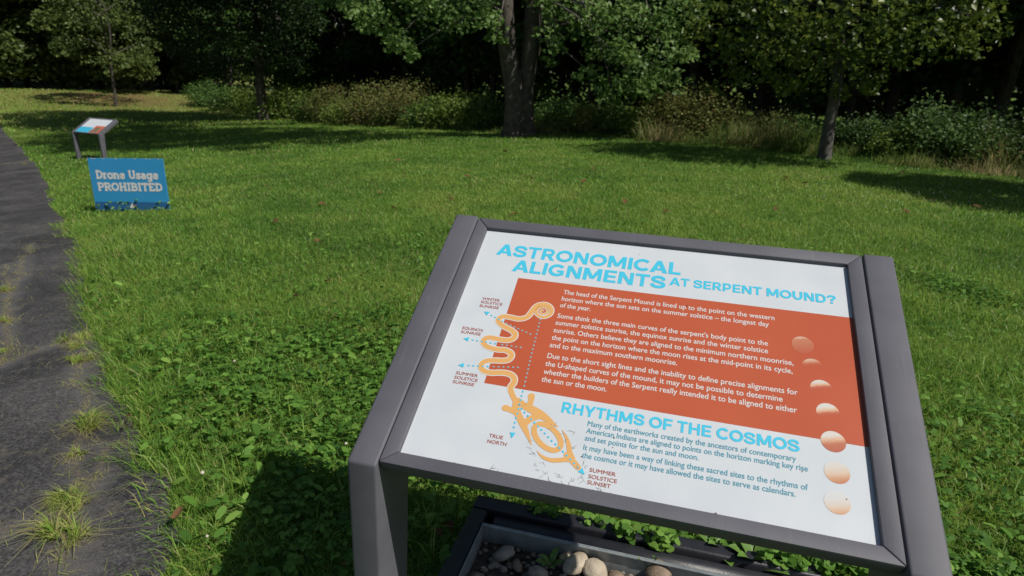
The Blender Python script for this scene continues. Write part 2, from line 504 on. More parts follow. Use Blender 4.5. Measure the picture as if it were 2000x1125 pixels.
def arrow(mb, tip, d, L, W, place, z):
    d = np.array(d)/np.linalg.norm(d); nn = np.array([-d[1], d[0]]); tip = np.array(tip)
    mb.add([place(*tip, z), place(*(tip-d*L+nn*W/2), z), place(*(tip-d*L-nn*W/2), z)], [(0, 1, 2)])

def sign_body(root, off, board_mat):
    """two bent posts, mitred frame and the board; off = root position in sign coordinates"""
    o = Vector(off)
    prof = [(-.040, -.25), (-.036, .779), (.6305, 1.164), (.673, 1.090), (.130, .777), (.068, -.25)]
    # raise the top faces 12 mm over the board
    for x0, x1 in ((-.102, -.0365), (.9515, 1.0195)):
        mb = MB(); up = .012
        P2 = [prof[0], (prof[1][0]-.004, prof[1][1]+up*.75), (prof[2][0]-up*.5, prof[2][1]+up*.87), prof[3], prof[4], prof[5]]
        mb.prism(P2, lambda p, x: Vector((x, p[0], p[1]))-o, x0, x1)
        mb.build('post', M['frame'], root, bevel=.0055, seg=3, smooth=True)
    U0, U1, V0, V1 = -.0335, .9480, -.0290, .7220
    u0, u1, v0, v1 = 0, .9144, 0, .6858
    mb = MB(); g_ = .0004
    rails = [[(U0, V0), (U1, V0), (u1, v0), (u0, v0)], [(U1, V0), (U1, V1), (u1, v1), (u1, v0)],
             [(U1, V1), (U0, V1), (u0, v1), (u1, v1)], [(U0, V1), (U0, V0), (u0, v0), (u0, v1)]]
    for r_ in rails:
        cx = sum(q[0] for q in r_)/4; cy = sum(q[1] for q in r_)/4
        rr = [(cx+(q[0]-cx)*(1-.0006), cy+(q[1]-cy)*(1-.004)) for q in r_]
        mb.prism(rr, lambda p, n: pp(p[0], p[1], n)-o, -.032, .011)
    mb.build('frame', M['frame'], root, bevel=.0022, seg=2, smooth=True)
    mb = MB()
    mb.prism([(-.001, -.001), (.9154, -.001), (.9154, .6868), (-.001, .6868)], lambda p, n: pp(p[0], p[1], n)-o, -.010, 0)
    return mb.build('panel', board_mat, root)

off = Vector((.457, .02, 0))
sign = empty('interpretive_sign', off, 0, 'large tilted wayside sign headed ASTRONOMICAL ALIGNMENTS in a dark grey metal frame', 'information sign')
panel = sign_body(sign, off, M['board'])
def pl(u, v, z): return pp(u, v, z)-off
# printed red block
mb = MB(); mb.add([pl(.1272, .2015, .0002), pl(.9150, .1972, .0002), pl(.9150, .5252, .0002), pl(.1272, .5250, .0002)], [(0, 1, 2, 3)])
mb.build('printed_block', M['red'], panel)
def rect(x0, x1, y0, y1): return ('p', [(x0, y0), (x1, y0), (x1, y1), (x0, y1)])
def diag(xa, ya, xb, yb, w): return ('p', [(xa-w/2-.01, ya), (xa+w/2+.01, ya), (xb+w/2, yb), (xb-w/2, yb)])
def curve(P, w): return ('r', [tuple(q) for q in smooth_line(P, 6)], w)
def arc(a0, a1, rx=.44, ry=.395, cx=.58, cy=.5, w=.215): return ('r', [(cx+rx*math.cos(R(a)), cy+ry*math.sin(R(a))) for a in np.linspace(a0, a1, 33)], w)
ST = rect(.07, .315, 0, 1)
bowl = lambda y0: ('r', [(.2, .905), (.56, .905)]+[(.56+.22*math.sin(t), (.905+y0)/2+(.905-y0)/2*math.cos(t)) for t in np.linspace(.15, 2.99, 12)]+[(.56, y0), (.2, y0)], .19)
BIG = {'A': (1.10, [diag(.14, 0, .55, 1, .27), diag(.96, 0, .55, 1, .27), rect(.30, .80, .19, .37)]),
 'S': (.98, [curve([(.83,.66),(.74,.83),(.5,.895),(.25,.85),(.16,.71),(.26,.58),(.50,.51),(.75,.42),(.84,.29),(.74,.15),(.48,.105),(.22,.17),(.12,.34)], .205)]),
 'T': (.94, [rect(.03, .91, .805, 1), rect(.355, .585, 0, 1)]), 'R': (1.0, [ST, bowl(.44), diag(.84, 0, .52, .46, .27)]), 'O': (1.16, [arc(0, 360)]),
 'N': (1.08, [ST, rect(.77, 1.0, 0, 1), diag(.21, 1, .87, 0, .27)]), 'M': (1.30, [ST, rect(.99, 1.22, 0, 1), diag(.21, 1, .65, .14, .26), diag(1.09, 1, .65, .14, .26)]),
 'I': (.39, [ST]), 'C': (1.06, [arc(40, 320)]), 'L': (.84, [ST, rect(.08, .81, 0, .2)]), 'G': (1.14, [arc(40, 335), rect(.60, 1.03, .34, .52), rect(.83, 1.03, .12, .5)]),
 'E': (.90, [ST, rect(.08, .84, 0, .19), rect(.08, .79, .41, .59), rect(.08, .84, .81, 1)]), 'F': (.86, [ST, rect(.08, .77, .37, .56), rect(.08, .82, .81, 1)]), 'P': (.97, [ST, bowl(.36)]),
 'U': (1.06, [('r', [(.195, 1), (.195, .45)]+[(.53+.335*math.cos(t), .44+.34*math.sin(t)) for t in np.linspace(math.pi, 2*math.pi, 15)]+[(.865, .45), (.865, 1)], .225)]),
 'D': (1.08, [ST, ('r', [(.2, .905), (.52, .905)]+[(.52+.38*math.sin(t), .5+.405*math.cos(t)) for t in np.linspace(.12, 3.02, 15)]+[(.52, .095), (.2, .095)], .205)]),
 'H': (1.08, [ST, rect(.77, 1.0, 0, 1), rect(.2, .9, .40, .60)]), 'Y': (1.02, [diag(.51, .40, .14, 1, .27), diag(.51, .40, .88, 1, .27), rect(.395, .625, 0, .47)]),
 '?': (.84, [curve([(.12,.68),(.20,.84),(.42,.90),(.66,.84),(.72,.69),(.60,.55),(.46,.45),(.43,.30)], .205), rect(.315, .545, 0, .2)]), ' ': (.34, [])}
def big_text(text, u0, v0, u1, cap):
    tot = sum(BIG[c][0] for c in text)-.12; sx = (u1-u0)/tot; x = u0-.06*sx; mb = MB(); z = .0004
    for c in text:
        for st in BIG[c][1]:
            if st[0] == 'p': mb.add([pl(x+p[0]*sx, v0+p[1]*cap, z) for p in st[1]], [(0, 1, 2, 3)])
            else: ribbon(mb, np.array([(x+p[0]*sx, v0+p[1]*cap) for p in st[1]]), st[2]*(sx+cap)*.54, pl, z, (False, False))
            z += 6e-6
        x += BIG[c][0]*sx
    mb.build('heading', M['cyan'], panel, fix=False)
big_text("ASTRONOMICAL", .0497, .5978, .5257, .0415)
big_text("ALIGNMENTS", .1060, .5458, .4930, .0415)
big_text("AT SERPENT MOUND?", .5040, .5610, .8811, .0265)
big_text("RHYTHMS OF THE COSMOS", .3105, .1605, .7869, .0265)
BODY = [("The head of the Serpent Mound is lined up to the point on the western", .2512, .4897, .7458), ("horizon where the sun sets on the summer solstice – the longest day", .2512, .4682, .7334),
 ("of the year.", .2512, .4468, .3263), ("Some think the three main curves of the serpent's body point to the", .2512, .4133, .7307),
 ("summer solstice sunrise, the equinox sunrise and the winter solstice", .2512, .3920, .7305), ("sunrise. Others believe they are aligned to the minimum northern moonrise,", .2512, .3690, .7828),
 ("the point on the horizon where the moon rises at the mid-point in its cycle,", .2512, .3468, .7802), ("and to the maximum southern moonrise.", .2512, .3250, .5396),
 ("Due to the short sight lines and the inability to define precise alignments for", .2520, .2938, .7885), ("the U-shaped curves of the mound, it may not be possible to determine", .2520, .2718, .7581),
 ("whether the builders of the Serpent really intended it to be aligned to either", .2525, .2500, .7855), ("the sun or the moon.", .2525, .2290, .3973)]
for a, b_ in ((0, 3), (3, 8), (8, 12)):
    lettering('paragraph', [(*q, .0198) for q in BODY[a:b_]], M['white'], panel, lambda u, v, z: pl(u, v, .0004+z*.5), .00020, 1)
LOW = [("Many of the earthworks created by the ancestors of contemporary", .3714, .1394, .7799), ("American Indians are aligned to points on the horizon marking key rise", .3712, .1225, .8004),
 ("and set points for the sun and moon.", .3714, .1054, .5981), ("It may have been a way of linking these sacred sites to the rhythms of", .3720, .0840, .7989),
 ("the cosmos or it may have allowed the sites to serve as calendars.", .3722, .0662, .7764)]
for a, b_ in ((0, 3), (3, 5)):
    lettering('paragraph', [(*q, .0175) for q in LOW[a:b_]], M['teal'], panel, lambda u, v, z: pl(u, v, .0004+z*.5), .0002, 1)
CAPT = [[("WINTER", .0543, .4389, .0998), ("SOLSTICE", .0543, .4276, .1094), ("SUNRISE", .0543, .4150, .1037)], [("EQUINOX", .0322, .3405, .0847), ("SUNRISE", .0322, .3285, .0816)],
 [("SUMMER", .0560, .2130, .1082), ("SOLSTICE", .0560, .2007, .1111), ("SUNRISE", .0560, .1885, .1064)], [("TRUE", .1735, .0740, .2035), ("NORTH", .1735, .0606, .2148)],
 [("SUMMER", .3921, .0396, .4440), ("SOLSTICE", .3921, .0259, .4481), ("SUNSET", .3921, .0134, .4377)]]
for c_ in CAPT:
    lettering('caption', [(*q, .0115) for q in c_], M['maroon'], panel, lambda u, v, z: pl(u, v, .0004+z*.5), .0002, 1)
# serpent drawing
mm = lambda L: [(a/1000, b/1000) for a, b in L]
body_l = mm([(208.7,449.3),(198.7,444.8),(191.5,435.1),(185.7,417.3),(178.3,402.1),(161.1,394.0),(138.8,395.4),(122.2,395.4),(113.2,387.6),(113.5,378.0),(123.7,368.9),(139.1,362.1),(152.7,356.4),(163.1,347.2),(162.5,335.6),(150.8,327.0),(129.6,325.9),(107.6,327.3),(95.6,321.9),(94.2,310.5),(107.2,299.9),(132.2,296.3),(150.3,298.0),(164.7,293.2),(170.2,284.2),(165.9,273.1),(153.0,267.7),(135.2,265.4),(117.9,261.4),(108.5,252.8),(107.7,241.9),(118.2,232.6),(136.8,231.1),(158.9,235.5),(178.2,235.1),(190.5,227.0),(192.9,214.2),(189.2,201.9),(193.5,189.7),(205.1,173.4),(218,160)])
sc_ = np.array((.2135, .4272)); th = np.linspace(0, 1, 150)
ang = R(102)-th*R(360*2.15); rr_ = .0215*(1-th)**.85+.0012
spiral = sc_ + np.stack([np.cos(ang)*rr_*1.03, np.sin(ang)*rr_], -1)
full = np.concatenate([spiral[::-1][:-1], smooth_line(body_l[1:], 8)])
nsp = 149
wS = np.concatenate([np.interp(th[::-1][:-1], [0, .3, .6, 1], [.0112, .0066, .0050, .0034]), np.full(len(full)-nsp, .0124)])
mb = MB()
wO = wS + np.concatenate([np.interp(th[::-1][:-1], [0, .4, 1], [.0046, .0036, .001]), np.full(len(full)-nsp, .0046)])
keep = full[:, 1] > .196
ribbon(mb, full[keep], list(wO[keep]), pl, .00035)
mb.build('serpent_outline', M['white'], panel)
mb = MB(); zc = [0.0005]
def rb(P, w, caps=(True, True)):
    ribbon(mb, smooth_line(mm(P)) if len(P) > 2 else np.array(mm(P)), w, pl, zc[0], caps); zc[0] += 1.5e-5
ribbon(mb, full, list(wS), pl, zc[0]); zc[0] += 2e-5
rb([(214,172),(227,163.5),(231.9,160.9),(254.5,153.2),(275.8,143.9),(293.9,134.2),(311.8,124.8)], [.013,.0145,.0185,.0195,.013,.0015], (True, False))
rb([(209.0,170),(212.9,152.2),(225.7,132.8),(240.9,112.2),(253.1,94.4),(266.1,73.3)], [.012,.0165,.0155,.0140,.0095,.0012], (True, False))
rb([(239.8,187.4),(241.4,177),(241.2,160)], [.0155,.0125,.012])
rb([(190.8,148.3),(200.6,146.3),(216.3,141.4)], [.0155,.0125,.012])
rb([(239.5,116.5),(245.7,127.1),(253.7,135.2),(262.2,140.2),(271.1,145.2)], .0150)
el = [(294.5+math.cos(a)*36*math.cos(R(-38))-math.sin(a)*20.5*math.sin(R(-38)), 98+math.cos(a)*36*math.sin(R(-38))+math.sin(a)*20.5*math.cos(R(-38))) for a in np.linspace(0, 2*math.pi, 40)]
rb(el, .0118, (False, False))
rb([(321.4,119.5),(333.5,104.2),(341.5,87.7),(346.4,73.3),(354.3,60.0)], [.0010,.0068,.0100,.0105,.0115], (False, True))
rb([(280.0,62.9),(293.3,52.6),(311.6,48.5),(328.8,51.7),(343.8,56.3),(352.3,57)], [.0010,.0074,.0100,.0105,.0110], (False, True))
rb([(341.9,66.2),(356.2,54.3),(369.2,43.6)], [.013,.0125,.0115])
mb.build('serpent_drawing', M['orange'], panel)
# alignment arrows: pale on the red, cyan on the white
def align(on_red, on_white, tip, d):
    m1 = MB()
    if on_white: dashes(m1, mm(on_white), .0034, .0058, .0058, pl, .0009)
    if tip: arrow(m1, np.array(tip)/1000, d, .0135, .0125, pl, .00095)
    if m1.v: m1.build('arrow', M['cyan'], panel, fix=False)
    if on_red:
        m2 = MB(); dashes(m2, mm(on_red), .0036, .0058, .0058, pl, .0009); m2.build('dashed_line', M['dash'], panel, fix=False)
align([(201,352.4),(128,377.5)], [(125,378.6),(83,397)], (70.6,402), (-.93,.37))
align([(188,311.4),(130,311.6)], [(126,311.7),(61,313)], (43.8,313.1), (-1,.01))
align([(195,256),(129,246.3)], [(126,246),(71,239.5)], (54.5,237.5), (-1,-.12))
align([(212.6,403),(215.1,283.5),(216.7,247.3),(218.3,205)], [(218.5,198),(219.2,163.2),(219.8,118),(220.9,97)], (222.3,80), (.08,-1))
align(None, [(217.2,163),(227,151.1),(244.1,137.7),(265.3,121.5),(285.9,106.4),(306.4,89.9),(329.4,74.4),(349,58.7),(371.8,40.6)], (384.5,31), (.78,-.62))
# moons, each a printed disc fading from lit to dark
def mat_moon(name, stops):
    m, n, l, b = new_mat(name)
    a = n.new('ShaderNodeAttribute'); a.attribute_name = 'tint'
    cr = n.new('ShaderNodeValToRGB')
    while len(cr.color_ramp.elements) < len(stops): cr.color_ramp.elements.new(.5)
    for e_, (p, c) in zip(cr.color_ramp.elements, stops): e_.position = p; e_.color = (*c, 1)
    tc = n.new('ShaderNodeTexCoord'); nz = n.new('ShaderNodeTexNoise'); nz.inputs['Scale'].default_value = 170; nz.inputs['Detail'].default_value = 5
    l.new(tc.outputs['Object'], nz.inputs['Vector'])
    mr = n.new('ShaderNodeMath'); mr.operation = 'MULTIPLY_ADD'; l.new(nz.outputs['Fac'], mr.inputs[0]); mr.inputs[1].default_value = .16; l.new(a.outputs['Fac'], mr.inputs[2])
    ad = n.new('ShaderNodeMath'); ad.operation = 'SUBTRACT'; l.new(mr.outputs[0], ad.inputs[0]); ad.inputs[1].default_value = .08
    l.new(ad.outputs[0], cr.inputs['Fac']); l.new(cr.outputs['Color'], b.inputs['Base Color']); b.inputs['Roughness'].default_value = .4
    return m
redc = (.47, .099, .0455); whi = (.62, .59, .545); pch = (.64, .40, .26); org = (.48, .19, .09)
MOON = [((803.8,428.5), [(0, redc), (.25, (.46,.125,.062)), (.82, (.50,.19,.10)), (.95, (.62,.42,.30))]),
        ((822,371), [(0, redc), (.70, redc), (.82, (.55,.25,.14)), (.97, (.62,.48,.38))]),
        ((836,318), [(0, redc), (.60, redc), (.74, pch), (.88, whi)]),
        ((845,262), [(0, redc), (.47, redc), (.62, pch), (.78, whi)]),
        ((850.5,197), [(0, (.42,.11,.06)), (.40, (.47,.15,.08)), (.60, pch), (.78, whi)]),
        ((852.5,131.5), [(0, (.47,.17,.085)), (.20, (.54,.27,.15)), (.42, (.61,.45,.33)), (.72, (.61,.56,.50)), (.95, (.60,.59,.57))]),
        ((848.5,70.5), [(0, (.56,.30,.17)), (.18, (.61,.41,.28)), (.36, (.60,.51,.43)), (.62, (.595,.58,.56)), (.9, (.59,.605,.61))])]
for i, ((cu_, cv_), st) in enumerate(MOON):
    vs = []; tn = []; fs = []; nr = 10; na = 32; rad = .0232
    for j in range(nr+1):
        for k_ in range(na):
            a = 2*math.pi*k_/na; r_ = rad*j/nr*(.97 if i in (1, 2, 3) else 1)
            x, y = r_*math.cos(a), r_*math.sin(a)
            vs.append(pl(cu_/1000+x, cv_/1000+y, .0004)); tn.append(.5+.5*(y*.97+x*-.25)/rad)
    for j in range(nr):
        for k_ in range(na):
            fs.append((j*na+k_, (j+1)*na+k_, (j+1)*na+(k_+1) % na, j*na+(k_+1) % na))
    cut = (0, .62, .52, .40, 0, 0, 0)[i]
    fs = [f_ for f_ in fs if max(tn[q] for q in f_) > cut]
    np_mesh('moon_picture', [tuple(q) for q in vs], [np.array(fs)], mat_moon('print_moon', st), panel, attr={'tint': tn})
# scratches and dirt in the laminate
rs = random.Random(4)
for (su, sv, n_, L_) in [(.300,.118,2,.018),(.262,.068,3,.016),(.268,.050,2,.014),(.33,.105,2,.018),(.345,.118,3,.014),(.352,.085,2,.016),(.375,.05,3,.016),(.383,.028,3,.018),(.31,.022,4,.020),(.335,.016,4,.020),(.29,.028,2,.016),(.36,.012,5,.014),(.20,.008,3,.02),(.42,.012,4,.012)]:
    mb = MB()
    for q in range(n_):
        a = rs.uniform(0, 6.28); P = [np.array([su+rs.gauss(0, .006), sv+rs.gauss(0, .005)])]
        for s_ in range(6):
            a += rs.gauss(0, .8); P.append(P[-1]+np.array([math.cos(a), math.sin(a)])*L_/6)
        P = np.array(P); P[:, 1] = np.maximum(P[:, 1], .001)
        ribbon(mb, P, [.0003, .0009*rs.uniform(.5, 1.3), .0002], pl, .0011+rs.random()*2e-4, (False, False))
    mb.build('scratch', M['scratch'], panel, fix=False)
for (su, sv, r_) in [(.635,.001,.004),(.406,.002,.002),(.43,.122,.0016),(.43,.100,.0012),(.44,.0015,.0025),(.54,.002,.002),(.12,.003,.0016),(.372,.068,.0016),(.55,.50,.0018),(.19,.62,.001),(.42,.655,.001),(.865,.08,.0012),(.79,.12,.0011)]:
    vs = [pl(su+r_*math.cos(a)*rs.uniform(.6, 1.2), max(sv+r_*math.sin(a)*rs.uniform(.6, 1.2), .0002), .0014) for a in np.arange(9)*2*math.pi/9]
    mb = MB(); mb.add(vs, [tuple(range(9))]); mb.build('dirt_speck', M['speck'], panel, fix=False)

# the second sign further down the path
FARROT, FARS = R(-4), .80
fl = on_ground(150, 311); fr = on_ground(209, 312)
mid = (fl+fr)/2
M['far_blue'] = mat_flat('print_sky_blue', (.05, .42, .62))
M['far_red'] = mat_noise('picture_red', (.50, .09, .04), (.55, .16, .08), 12, .4)
M['far_brown'] = mat_noise('picture_brown', (.10, .085, .05), (.33, .22, .13), 14, .4)
far = empty('interpretive_sign', (float(mid[0]), float(mid[1]), float(terrain(mid[0], mid[1]))), 0,
            'smaller looking distant wayside sign with white, blue and red panel beside the path', 'information sign')
fpan = sign_body(far, off, M['board'])
for nm, mt, q in (('printed_block', 'far_blue', (0, 0, .50, .27)), ('printed_picture', 'far_red', (.53, .0, .9144, .36))):
    mb = MB(); mb.add([pl(q[0], q[1], .001), pl(q[2], q[1], .001), pl(q[2], q[3], .001), pl(q[0], q[3], .001)], [(0, 1, 2, 3)]); mb.build(nm, M[mt], fpan)
mb = MB(); mb.add([pl(u, v, .002) for u, v in [(.50, .03), (.80, .03), (.84, .2), (.76, .30), (.62, .27), (.52, .17)]], [tuple(range(6))]); mb.build('printed_picture', M['far_brown'], fpan)
far.rotation_euler = (0, 0, FARROT)
far.scale = (FARS, FARS, FARS)

# ------------------------------------------------------------------ drone sign
bl = on_ground(190, 411); br = on_ground(333, 411)
wv = br-bl; Wd = math.hypot(wv[0], wv[1]); ang_d = R(15)
mid = (bl+br)/2
zb = float(terrain(mid[0], mid[1]))
dsg = empty('yard_sign', (float(mid[0]), float(mid[1]), zb), ang_d, 'low blue board reading Drone Usage PROHIBITED beside the path', 'sign')
dsg.rotation_euler = (R(-3), R(-1.6), ang_d)
dep = float((mid-CAM)@c_fwd); Wd = 144/FPX*dep; Hd = dep*97/FPX*1.03
mb = MB(); mb.box((-Wd/2, -.006, .0), (Wd/2, .006, Hd)); face = mb.build('board', M['blue'], dsg, bevel=.0015, seg=1)
mb = MB(); mb.box((-Wd/2+.002, -.0085, .001), (Wd/2-.002, -.0065, Hd*.165)); mb.build('lower_band', M['navy'], face)
for sx in (-.25, .25):
    mb = MB(); mb.tube([(sx*Wd, .012, -.2), (sx*Wd, .012, Hd*.6)], [.005, .005], 6); mb.build('stake', M['steel'], dsg)
# slab-serif letters drawn as strokes: (polyline, ...) on a unit-high grid
S_ = {
 'D': (.86, [[(.16,0),(.16,1)],[(.16,.92),(.42,.92),(.66,.80),(.72,.5),(.66,.2),(.42,.08),(.16,.08)],[(.0,.05),(.3,.05)],[(.0,.95),(.3,.95)]]),
 'r': (.56, [[(.16,0),(.16,.68)],[(.16,.48),(.28,.62),(.46,.64)],[(0,.05),(.36,.05)],[(0,.64),(.2,.64)]]),
 'o': (.72, [[(.34+.27*math.cos(a),.34+.30*math.sin(a)) for a in np.linspace(0,2*math.pi,17)]]),
 'n': (.80, [[(.16,0),(.16,.68)],[(.16,.48),(.32,.63),(.50,.60),(.58,.44),(.58,0)],[(0,.05),(.32,.05)],[(.44,.05),(.74,.05)],[(0,.64),(.2,.64)]]),
 'e': (.72, [[(.07,.36),(.60,.36),(.56,.54),(.34,.64),(.12,.52),(.07,.32),(.14,.12),(.36,.04),(.58,.14)]]),
 'U': (.90, [[(.16,1),(.16,.36),(.22,.14),(.42,.05),(.62,.14),(.68,.36),(.68,1)],[(0,.95),(.32,.95)],[(.52,.95),(.84,.95)]]),
 's': (.60, [[(.50,.50),(.44,.62),(.26,.64),(.10,.54),(.16,.40),(.40,.30),(.50,.18),(.40,.06),(.20,.04),(.08,.16)],[(.5,.44),(.5,.68)],[(.08,0),(.08,.24)]]),
 'a': (.74, [[(.12,.54),(.28,.64),(.46,.60),(.52,.46),(.52,.05),(.66,.05)],[(.52,.38),(.24,.36),(.08,.22),(.16,.06),(.36,.05),(.52,.18)]]),
 'g': (.78, [[(.32+.24*math.cos(a),.34+.29*math.sin(a)) for a in np.linspace(0,2*math.pi,15)],[(.72,.64),(.56,.64),(.56,-.08),(.48,-.24),(.28,-.28),(.10,-.20)]]),
 'P': (.80, [[(.16,0),(.16,1)],[(.16,.94),(.46,.94),(.66,.86),(.66,.56),(.46,.46),(.16,.46)],[(0,.05),(.34,.05)],[(0,.95),(.3,.95)]]),
 'R': (.88, [[(.16,0),(.16,1)],[(.16,.94),(.46,.94),(.66,.86),(.66,.58),(.46,.48),(.16,.48)],[(.42,.48),(.66,.05),(.84,.05)],[(0,.05),(.34,.05)],[(0,.95),(.3,.95)]]),
 'O': (.96, [[(.44+.36*math.cos(a),.5+.44*math.sin(a)) for a in np.linspace(0,2*math.pi,21)]]),
 'H': (.98, [[(.17,0),(.17,1)],[(.71,0),(.71,1)],[(.17,.5),(.71,.5)],[(0,.05),(.34,.05)],[(0,.95),(.34,.95)],[(.54,.05),(.88,.05)],[(.54,.95),(.88,.95)]]),
 'I': (.46, [[(.18,0),(.18,1)],[(0,.05),(.36,.05)],[(0,.95),(.36,.95)]]),
 'B': (.86, [[(.16,0),(.16,1)],[(.16,.94),(.46,.94),(.62,.84),(.62,.62),(.46,.52),(.16,.52)],[(.46,.52),(.68,.42),(.68,.16),(.48,.06),(.16,.06)],[(0,.05),(.2,.05)],[(0,.95),(.2,.95)]]),
 'T': (.86, [[(.38,0),(.38,1)],[(.04,.94),(.72,.94)],[(.22,.05),(.54,.05)],[(.05,.70),(.05,.99)],[(.71,.70),(.71,.99)]]),
 'E': (.82, [[(.16,0),(.16,1)],[(0,.94),(.66,.94)],[(.16,.5),(.5,.5)],[(0,.06),(.68,.06)],[(.65,.72),(.65,.99)],[(.67,.0),(.67,.3)]]),
 ' ': (.40, [])}
def slab(text, u0, u1, v0, h, name):
    tot = sum(S_[c][0] for c in text); sx = (u1-u0)/tot; x = u0; mb = MB(); z = 0
    for c in text:
        w_, strokes = S_[c]
        for st in strokes:
            P = np.array([(x+p[0]*sx, v0+p[1]*h) for p in st])
            ribbon(mb, P, .255*h, lambda u, v, zz: Vector((u, -.0082-zz, v)), z, (False, False)); z += 4e-5
        x += w_*sx
    mb.build(name, M['white'], face, fix=False)
slab("Drone Usage", -.42*Wd, .415*Wd, Hd*.615, Hd*.150, 'lettering')
slab("PROHIBITED", -.42*Wd, .445*Wd, Hd*.385, Hd*.145, 'lettering')
mb = MB(); mb.add([(u*Wd, -.0105, v*Hd) for u, v in [(-.025, .05), (.03, .05), (.035, .09), (.015, .105), (.004, .16), (-.012, .105), (-.03, .09)]], [tuple(range(7))]); mb.build('emblem', M['white'], face)
rs = random.Random(2)
for u in (-.44, -.40, -.30, -.28, -.12, .13, .28, .33, .44):
    w_ = rs.uniform(.008, .028)
    mb = MB(); mb.add([(u*Wd-w_*.6, -.0075, Hd*.997), (u*Wd+w_*.6, -.0075, Hd*.997), (u*Wd+w_*.3, -.0075, Hd*.985), (u*Wd-w_*.4, -.0075, Hd*.988)], [(0, 1, 2, 3)]); mb.build('chipped_edge', M['white'], face)

# ------------------------------------------------------------------ planter bed under the sign
bed = empty('planter_bed', (.45, .3, 0), 0, 'low pebble bed with dark edging and a steel tray under the big sign', 'planter')
bo = Vector((.45, .3, 0))
def bbox(name, a, b, mat, bev, seg=3):
    mb = MB(); mb.box(tuple(Vector(a)-bo), tuple(Vector(b)-bo)); return mb.build(name, mat, bed, bevel=bev, seg=seg, smooth=True)
bbox('edging', (-.074, -.12, -.05), (-.013, .735, .098), M['plastic'], .010)
bbox('edging', (-.074, .739, -.05), (1.08, .800, .104), M['plastic'], .010)
mb = MB(); mb.tube([(.02-.45, .700-.3, .060), (1.08-.45, .700-.3, .060)], [.036, .036], 16); mb.build('edging_roll', M['plastic'], bed, smooth=True)
mb = MB()
t_ = .004
mb.box((-.010-.45, -.1-.3, 0), (-.010+t_-.45, .662-.3, .100)); mb.box((-.010+t_+.0005-.45, .658-.3, 0), (1.05-.45, .662-.3, .100)); mb.box((-.0055-.45, .6485-.3, .0965), (1.05-.45, .6575-.3, .0995))
mb.build('metal_tray', M['galv'], bed)
SX = np.linspace(-.004, 1.05, 60); SY = np.linspace(-.1, .657, 50)
A_, B_ = np.meshgrid(SX, SY); C_ = .030+.028*(fbm(A_, B_, .12, 5)-.5)
i2 = np.arange(A_.size).reshape(A_.shape)
np_mesh('soil', np.stack([A_-.45, B_-.3, C_], -1).reshape(-1, 3), [np.stack([i2[:-1, :-1], i2[:-1, 1:], i2[1:, 1:], i2[1:, :-1]], -1).reshape(-1, 4)], M['soil'], bed, smooth=True)

g6 = np.random.default_rng(66); vs = []; fs = []
for i in range(800):
    px_, py_ = g6.uniform(.0, 1.04)-.45, g6.uniform(.15, .65)-.3; r_ = abs(g6.normal(.006, .005))+.003
    b_ = len(vs); zz_ = .036+float(.028*(fbm(px_+.45, py_+.3, .12, 5)-.5))
    for dz, q in ((-.5, .7), (.1, 1.0), (.6, .55)):
        for k_ in range(6):
            a = k_*1.047+g6.normal(0, .2); w_ = r_*q*g6.uniform(.75, 1.25); vs.append((px_+w_*math.cos(a), py_+w_*math.sin(a)*.8, zz_+dz*r_))
    fs += [(b_+l*6+k_, b_+l*6+(k_+1) % 6, b_+l*6+6+(k_+1) % 6, b_+l*6+6+k_) for l in range(2) for k_ in range(6)]
mb = MB(); mb.add(vs, fs+[tuple(range(18*i+12, 18*i+18)) for i in range(800)])
M['grit'] = mat_noise('grit', (.10, .09, .08), (.36, .32, .27), 55, .85)
tag(mb.build('gravel', M['grit'], bed, fix=False), kind='stuff')

def pebble(loc, r, seed, mat, label, group='river pebbles in the tray'):
    rr = random.Random(seed)
    bm = bmesh.new(); bmesh.ops.create_icosphere(bm, subdivisions=3, radius=1)
    ax = [rr.uniform(.85, 1.2), rr.uniform(.75, 1.0), rr.uniform(.55, .75)]
    ph = [rr.uniform(0, 6) for _ in range(6)]
    for v in bm.verts:
        k_ = 1+.12*math.sin(2.1*v.co.x+ph[0])+.10*math.sin(1.6*v.co.y-2.2*v.co.z+ph[4])+.05*math.sin(6*v.co.z-4*v.co.x+ph[5])+.06*math.sin(2.7*v.co.y+ph[1])+.05*math.sin(3.1*v.co.z+ph[2])+.03*math.sin(5*v.co.x+4*v.co.y+ph[3])
        v.co = Vector((v.co.x*ax[0], v.co.y*ax[1], v.co.z*ax[2]))*k_*r
    me = bpy.data.meshes.new('pebble'); bm.to_mesh(me); bm.free(); me.materials.append(mat)
    me.polygons.foreach_set('use_smooth', [True]*len(me.polygons))
    o = bpy.data.objects.new('pebble', me); COL.objects.link(o)
    o.location = loc; o.rotation_euler = (rr.uniform(-.5, .5), rr.uniform(-.5, .5), rr.uniform(0, 6.28))
    return tag(o, label, 'stone', group)
M['peb_tan'] = mat_noise('pebble_tan', (.36, .30, .22), (.52, .44, .34), 40, .7, .3, 160)
M['peb_grey'] = mat_noise('pebble_grey', (.19, .165, .135), (.36, .315, .26), 40, .7, .3, 160)
M['peb_brown'] = mat_noise('pebble_brown', (.17, .12, .085), (.27, .20, .14), 40, .7, .3, 160)
def tray_pt(px, py, h):
    d = ray(px, py); k_ = (h-CAM[2])/d[2]; return CAM+d*k_
